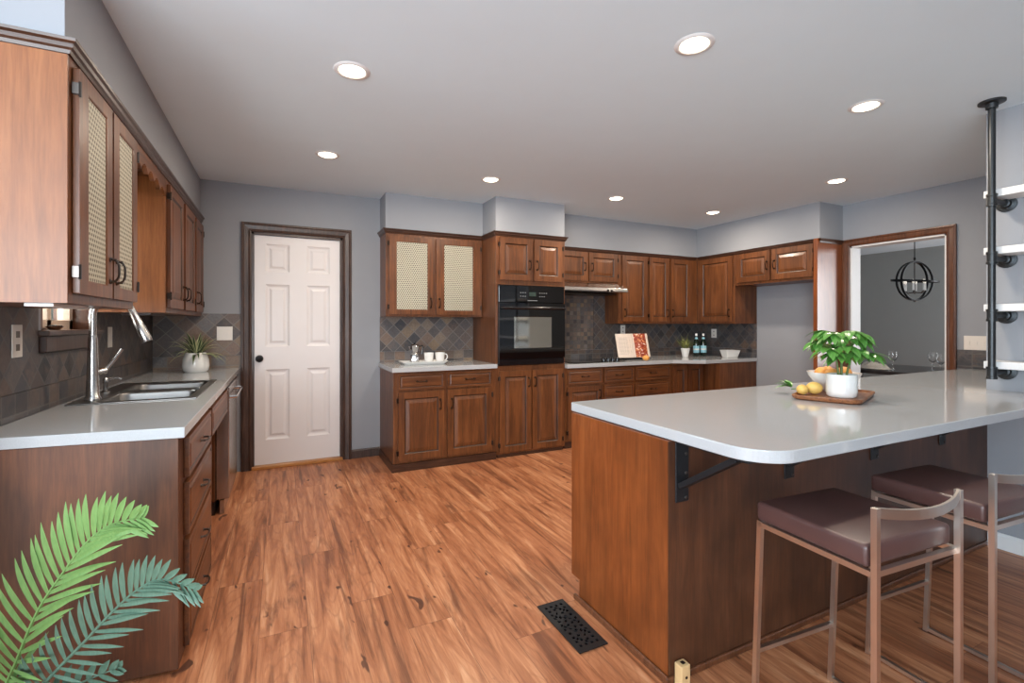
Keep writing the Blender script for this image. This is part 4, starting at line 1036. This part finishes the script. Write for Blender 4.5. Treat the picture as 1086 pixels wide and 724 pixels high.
def page(x0, x1, bow, mat, nm, d0=0, d1=.012):
    mb = MB(); f = pg(x0, x1, bow); n = 8
    l = []
    for k in range(n+1): x = x0+(x1-x0)*k/n; l.append([f(x, d0, 0), f(x, d1, 0), f(x, d1, .285), f(x, d0, .285)])
    mb.ring(l); return obj(nm, mb, mat, bk_)
page(-.215, -.003, 1, M['paper'], 'recipe_page'); page(.003, .215, 1, M['paper'], 'page_block'); page(.016, .178, 1, M['photo'], 'food_photo', .0122, .0127); page(-.22, .22, .0, M['bronze'], 'cover', -.004, -.001)
mb = MB()
for k in range(14): 
    b = .04+k*.015; f = pg(0, 0, 1); mb.ring([[f(x, d, b_) for d, b_ in ((.0121, b), (.0125, b), (.0125, b+.0025), (.0121, b+.0025))] for x in (-.19, -.155, -.12, -.085, -.04 if k % 4 else -.085)])
obj('text_lines', mb, M['plastic_dark'], bk_)
bs = thing('book_stand', 'black wire book stand holding up the open cookbook', 'book stand', (3.74, 4.40, CB), local=True, rz=R(-8))
mb = MB(); mb.tube([(-.14, -.055, .03), (-.14, -.05, .006), (-.14, .10, .006), (.14, .10, .006), (.14, -.05, .006), (.14, -.055, .03)], .005, 6); mb.tube([(-.14, -.05, .008), (.14, -.05, .008)], .006, 6)
mb.tube([(0, .10, .006), (0, .09, .19)], .004, 6); mb.tube([(-.08, .10, .006), (-.07, .092, .17), (.07, .092, .17), (.08, .10, .006)], .004, 6)
obj('wire_frame', mb, M['black'], bs)
fruit('lemon', 'orange', 3.75, 4.215, CB+.0005, .034, 'single orange-yellow lemon in front of the open cookbook', 'lemon', 1.1, .9)
def wbottle(x, y, lab):
    t = thing('water_bottle', lab, 'bottle', (x, y, CB+.0005), 'dark glass bottles in the corner', local=True)
    mb = MB(); mb.lathe([(.001, 0), (.034, 0), (.038, .006), (.038, .155), (.034, .185), (.018, .225), (.0145, .25), (.0135, .285), (.001, .285)], (0, 0, 0), 24); obj('glass_body', mb, M['bottle'], t)
    mb = MB(); mb.lathe([(.0384, .045), (.0388, .046), (.0388, .135), (.0384, .136)], (0, 0, 0), 24); lb = obj('label', mb, M['label'], t)
    mb = MB(); mb.lathe([(.0385, .082), (.0392, .083), (.0392, .098), (.0385, .099)], (0, 0, 0), 24); obj('label_band', mb, M['ceramic'], lb)
    mb = MB(); mb.lathe([(.019, .220), (.0205, .222), (.0165, .244), (.0155, .246)], (0, 0, 0), 20); obj('neck_label', mb, M['label'], t)
    mb = MB(); mb.lathe([(.0142, .262), (.0150, .263), (.0150, .292), (.0135, .294), (.001, .294)], (0, 0, 0), 20); obj('cap', mb, M['ceramic'], t)
    return t
wbottle(4.865, 4.52, 'dark bottle with pale blue label, the one beside the grassy plant'); wbottle(4.97, 4.50, 'dark bottle with pale blue label, the one nearer the white dish')
wd = thing('dish', 'white rectangular flared dish on the far right counter', 'dish', (5.09, 4.19, CB+.0005), local=True, rz=R(-14))
mb = MB(); mb.ring([[(a, b, z) for a, b in rrect(hx_, hy_, .012, 3)] for hx_, hy_, z in ((.075, .05, 0), (.078, .055, .006), (.100, .072, .085), (.103, .075, .090), (.097, .069, .088), (.075, .05, .012), (.07, .045, .010))]); obj('shell', mb, M['ceramic'], wd)

# small dish on the window sill
cd = thing('sponge_dish', 'small dark scrubber on a silver dish on the window sill', 'dish', (-.985, 3.05, WZ0+.0122))
mb = MB(); mb.lathe([(.001, 0), (.03, 0), (.055, .014), (.058, .017), (.052, .016), (.03, .004), (.001, .004)], (-.985, 3.05, WZ0+.0124), 24); mb.v = [(-.985+(x+.985)*.55, y, z) for x, y, z in mb.v]; obj('saucer', mb, M['chrome'], cd)
mb = MB(); mb.box(-1.005, -.965, 3.02, 3.09, WZ0+.0175, WZ0+.036); obj('scrubber', mb, M['black'], cd, .006)

# ------------------------------------------------------------------ dining room
tb = thing('dining_table', 'dark dining table seen through the doorway', 'table', (6.45, 2.9, 0))
TZ = .79
mb = MB(); mb.box(5.85, 6.95, 2.05, 3.75, TZ-.04, TZ); obj('tabletop', mb, M['tablewood'], tb, .006)
for x in (5.95, 6.85):
    for y in (2.15, 3.65): mb = MB(); mb.box(x-.04, x+.04, y-.04, y+.04, 0, TZ-.0405); obj('leg', mb, M['tablewood'], tb, .004)
def wineglass(x, y, lab, h=.20):
    t = thing('wine_glass', lab, 'glass', (x, y, TZ+.0005), 'wine glasses on the dining table', local=True)
    mb = MB(); mb.lathe([(.001, 0), (.034, 0), (.034, .002), (.008, .006), (.004, .02), (.004, h*.42), (.012, h*.46)], (0, 0, 0), 20); obj('stem', mb, M['glass'], t)
    mb = MB(); mb.lathe([(.012, h*.461), (.032, h*.56), (.041, h*.70), (.038, h*.9), (.034, h), (.0325, h), (.0365, h*.9), (.0395, h*.70), (.030, h*.57), (.010, h*.48)], (0, 0, 0), 20); obj('bowl', mb, M['glass'], t)
wineglass(6.02, 2.86, 'wine glass beside the large crumpled napkin on the dining table', .215); wineglass(6.10, 2.47, 'wine glass nearest the doorway trim on the dining table'); wineglass(6.30, 2.62, 'wine glass in the middle of the dining table, behind the front glass', .21)
def napkin(x, y, s, lab, seed):
    random.seed(seed); t = MB(); n = 14; rows = []
    for i in range(n+1):
        row = []
        for j in range(n+1):
            a, b = i/n*2-1, j/n*2-1; hgt = max(0, 1-(a*a+b*b)**1.3*.9)*.7 + .22*math.sin(a*6+seed)*math.cos(b*5)+.12*math.sin(11*a+9*b)
            row.append((x+a*s*.62, y+b*s, TZ+.007+max(.001, hgt*s*.55*(1-max(abs(a), abs(b))**6))))
        rows.append(row)
    i0 = t.add([p for r_ in rows for p in r_]); t.sm = True
    for i in range(n):
        for j in range(n): q = i0+i*(n+1)+j; t.face((q, q+n+1, q+n+2, q+1))
    o = obj('napkin', t, M['linen'], None, fix=False, off=(x, y, TZ+.007)); s_ = o.modifiers.new('solid', 'SOLIDIFY'); s_.thickness = .003
    return tag(o, lab, 'napkin', 'linen napkins on the dining table')
napkin(6.02, 3.05, .16, 'crumpled linen napkin on the table, seen beside the plant', 3); napkin(6.35, 2.36, .13, 'linen napkin partly hidden by the doorway right trim', 8)
cz = 1.792; cx_, cy_ = 6.585, 2.91
ch = thing('chandelier', 'black orb chandelier with candle bulbs hanging in the dining room', 'chandelier', (cx_, cy_, cz))
def hoop(r, nx, ny, tilt_=0, n=40, w=.012):
    mb = MB(); loops = []
    for k in range(n):
        a = 2*math.pi*k/n
        if nx == 'v': c_ = Vector((math.cos(a)*math.cos(ny), math.cos(a)*math.sin(ny), math.sin(a))); s_ = Vector((-math.sin(ny), math.cos(ny), 0))
        else: c_ = Vector((math.cos(a), math.sin(a), math.sin(tilt_)*math.sin(a))); s_ = Vector((0, 0, 1))
        c0 = Vector((cx_, cy_, cz))+c_*r
        loops.append([c0-s_*w-c_*.004, c0+s_*w-c_*.004, c0+s_*w+c_*.004, c0-s_*w+c_*.004])
    loops.append(loops[0]); mb.ring(loops, False, False); return mb
obj('hoop', hoop(.225, 'v', R(-21)), M['iron'], ch); obj('hoop', hoop(.217, 'v', R(-8)), M['iron'], ch); obj('ring', hoop(.215, 'h', 0, .10), M['iron'], ch)
mb = MB(); mb.tube([(cx_, cy_, cz-.15), (cx_, cy_, cz+.24)], .006, 8); mb.lathe([(.001, -.245), (.02, -.23), (.012, -.215), (.001, -.21)], (cx_, cy_, cz), 12); obj('centre_rod', mb, M['pewter'], ch)
mb = MB(); mb.tube([(cx_, cy_, cz+.23), (cx_, cy_, H-.02)], .005, 6); mb.tube([(cx_+.02*math.cos(k), cy_, cz+.255+.02*math.sin(k)) for k in [i*.63 for i in range(10)]], .004, 6, True); mb.lathe([(.06, -.0), (.06, -.02), (.02, -.03), (.001, -.03)], (cx_, cy_, H-.0005), 20); obj('chain', mb, M['iron'], ch)
for k in range(6):
    a = k*1.047+.3; bx_, by_ = cx_+.10*math.cos(a), cy_+.10*math.sin(a)
    mb = MB(); mb.tube([(cx_, cy_, cz-.13), (cx_+.07*math.cos(a), cy_+.07*math.sin(a), cz-.14), (bx_, by_, cz-.11)], .005, 6); am = obj('arm', mb, M['pewter'], ch)
    mb = MB(); mb.tube([(bx_, by_, cz-.11), (bx_, by_, cz-.03)], .010, 8); obj('candle_sleeve', mb, M['ceramic'], am)
    mb = MB(); mb.sphere((bx_, by_, cz-.008), .011, .011, .024, 10, 8); obj('candle_bulb', mb, M['bulb'], am)
dc = thing('dining_chair', 'dark dining chair drawn up to the table behind the leafy plant', 'chair', (5.72, 3.35, 0))
mb = MB(); mb.box(5.50, 5.84, 3.14, 3.56, .43, .475); obj('seat', mb, M['tablewood'], dc, .012)
for x in (5.53, 5.81):
    for y in (3.17, 3.53): mb = MB(); mb.bar((x, y, 0), (x, y, .429), .035); obj('leg', mb, M['tablewood'], dc)
mb = MB(); loops = []
for k in range(13):
    a = math.pi*k/12; yy = 3.35-.20*math.cos(a); zz = .476+.36*math.sin(a)**.6
    loops.append([(5.515-.03*math.sin(a), yy, .474), (5.545-.03*math.sin(a), yy, .474), (5.545-.06*math.sin(a), yy, zz), (5.515-.06*math.sin(a), yy, zz)])
mb.ring(loops); obj('backrest', mb, M['tablewood'], dc)

for o in bpy.data.objects:
    if 'world_built' in o: del o['world_built']
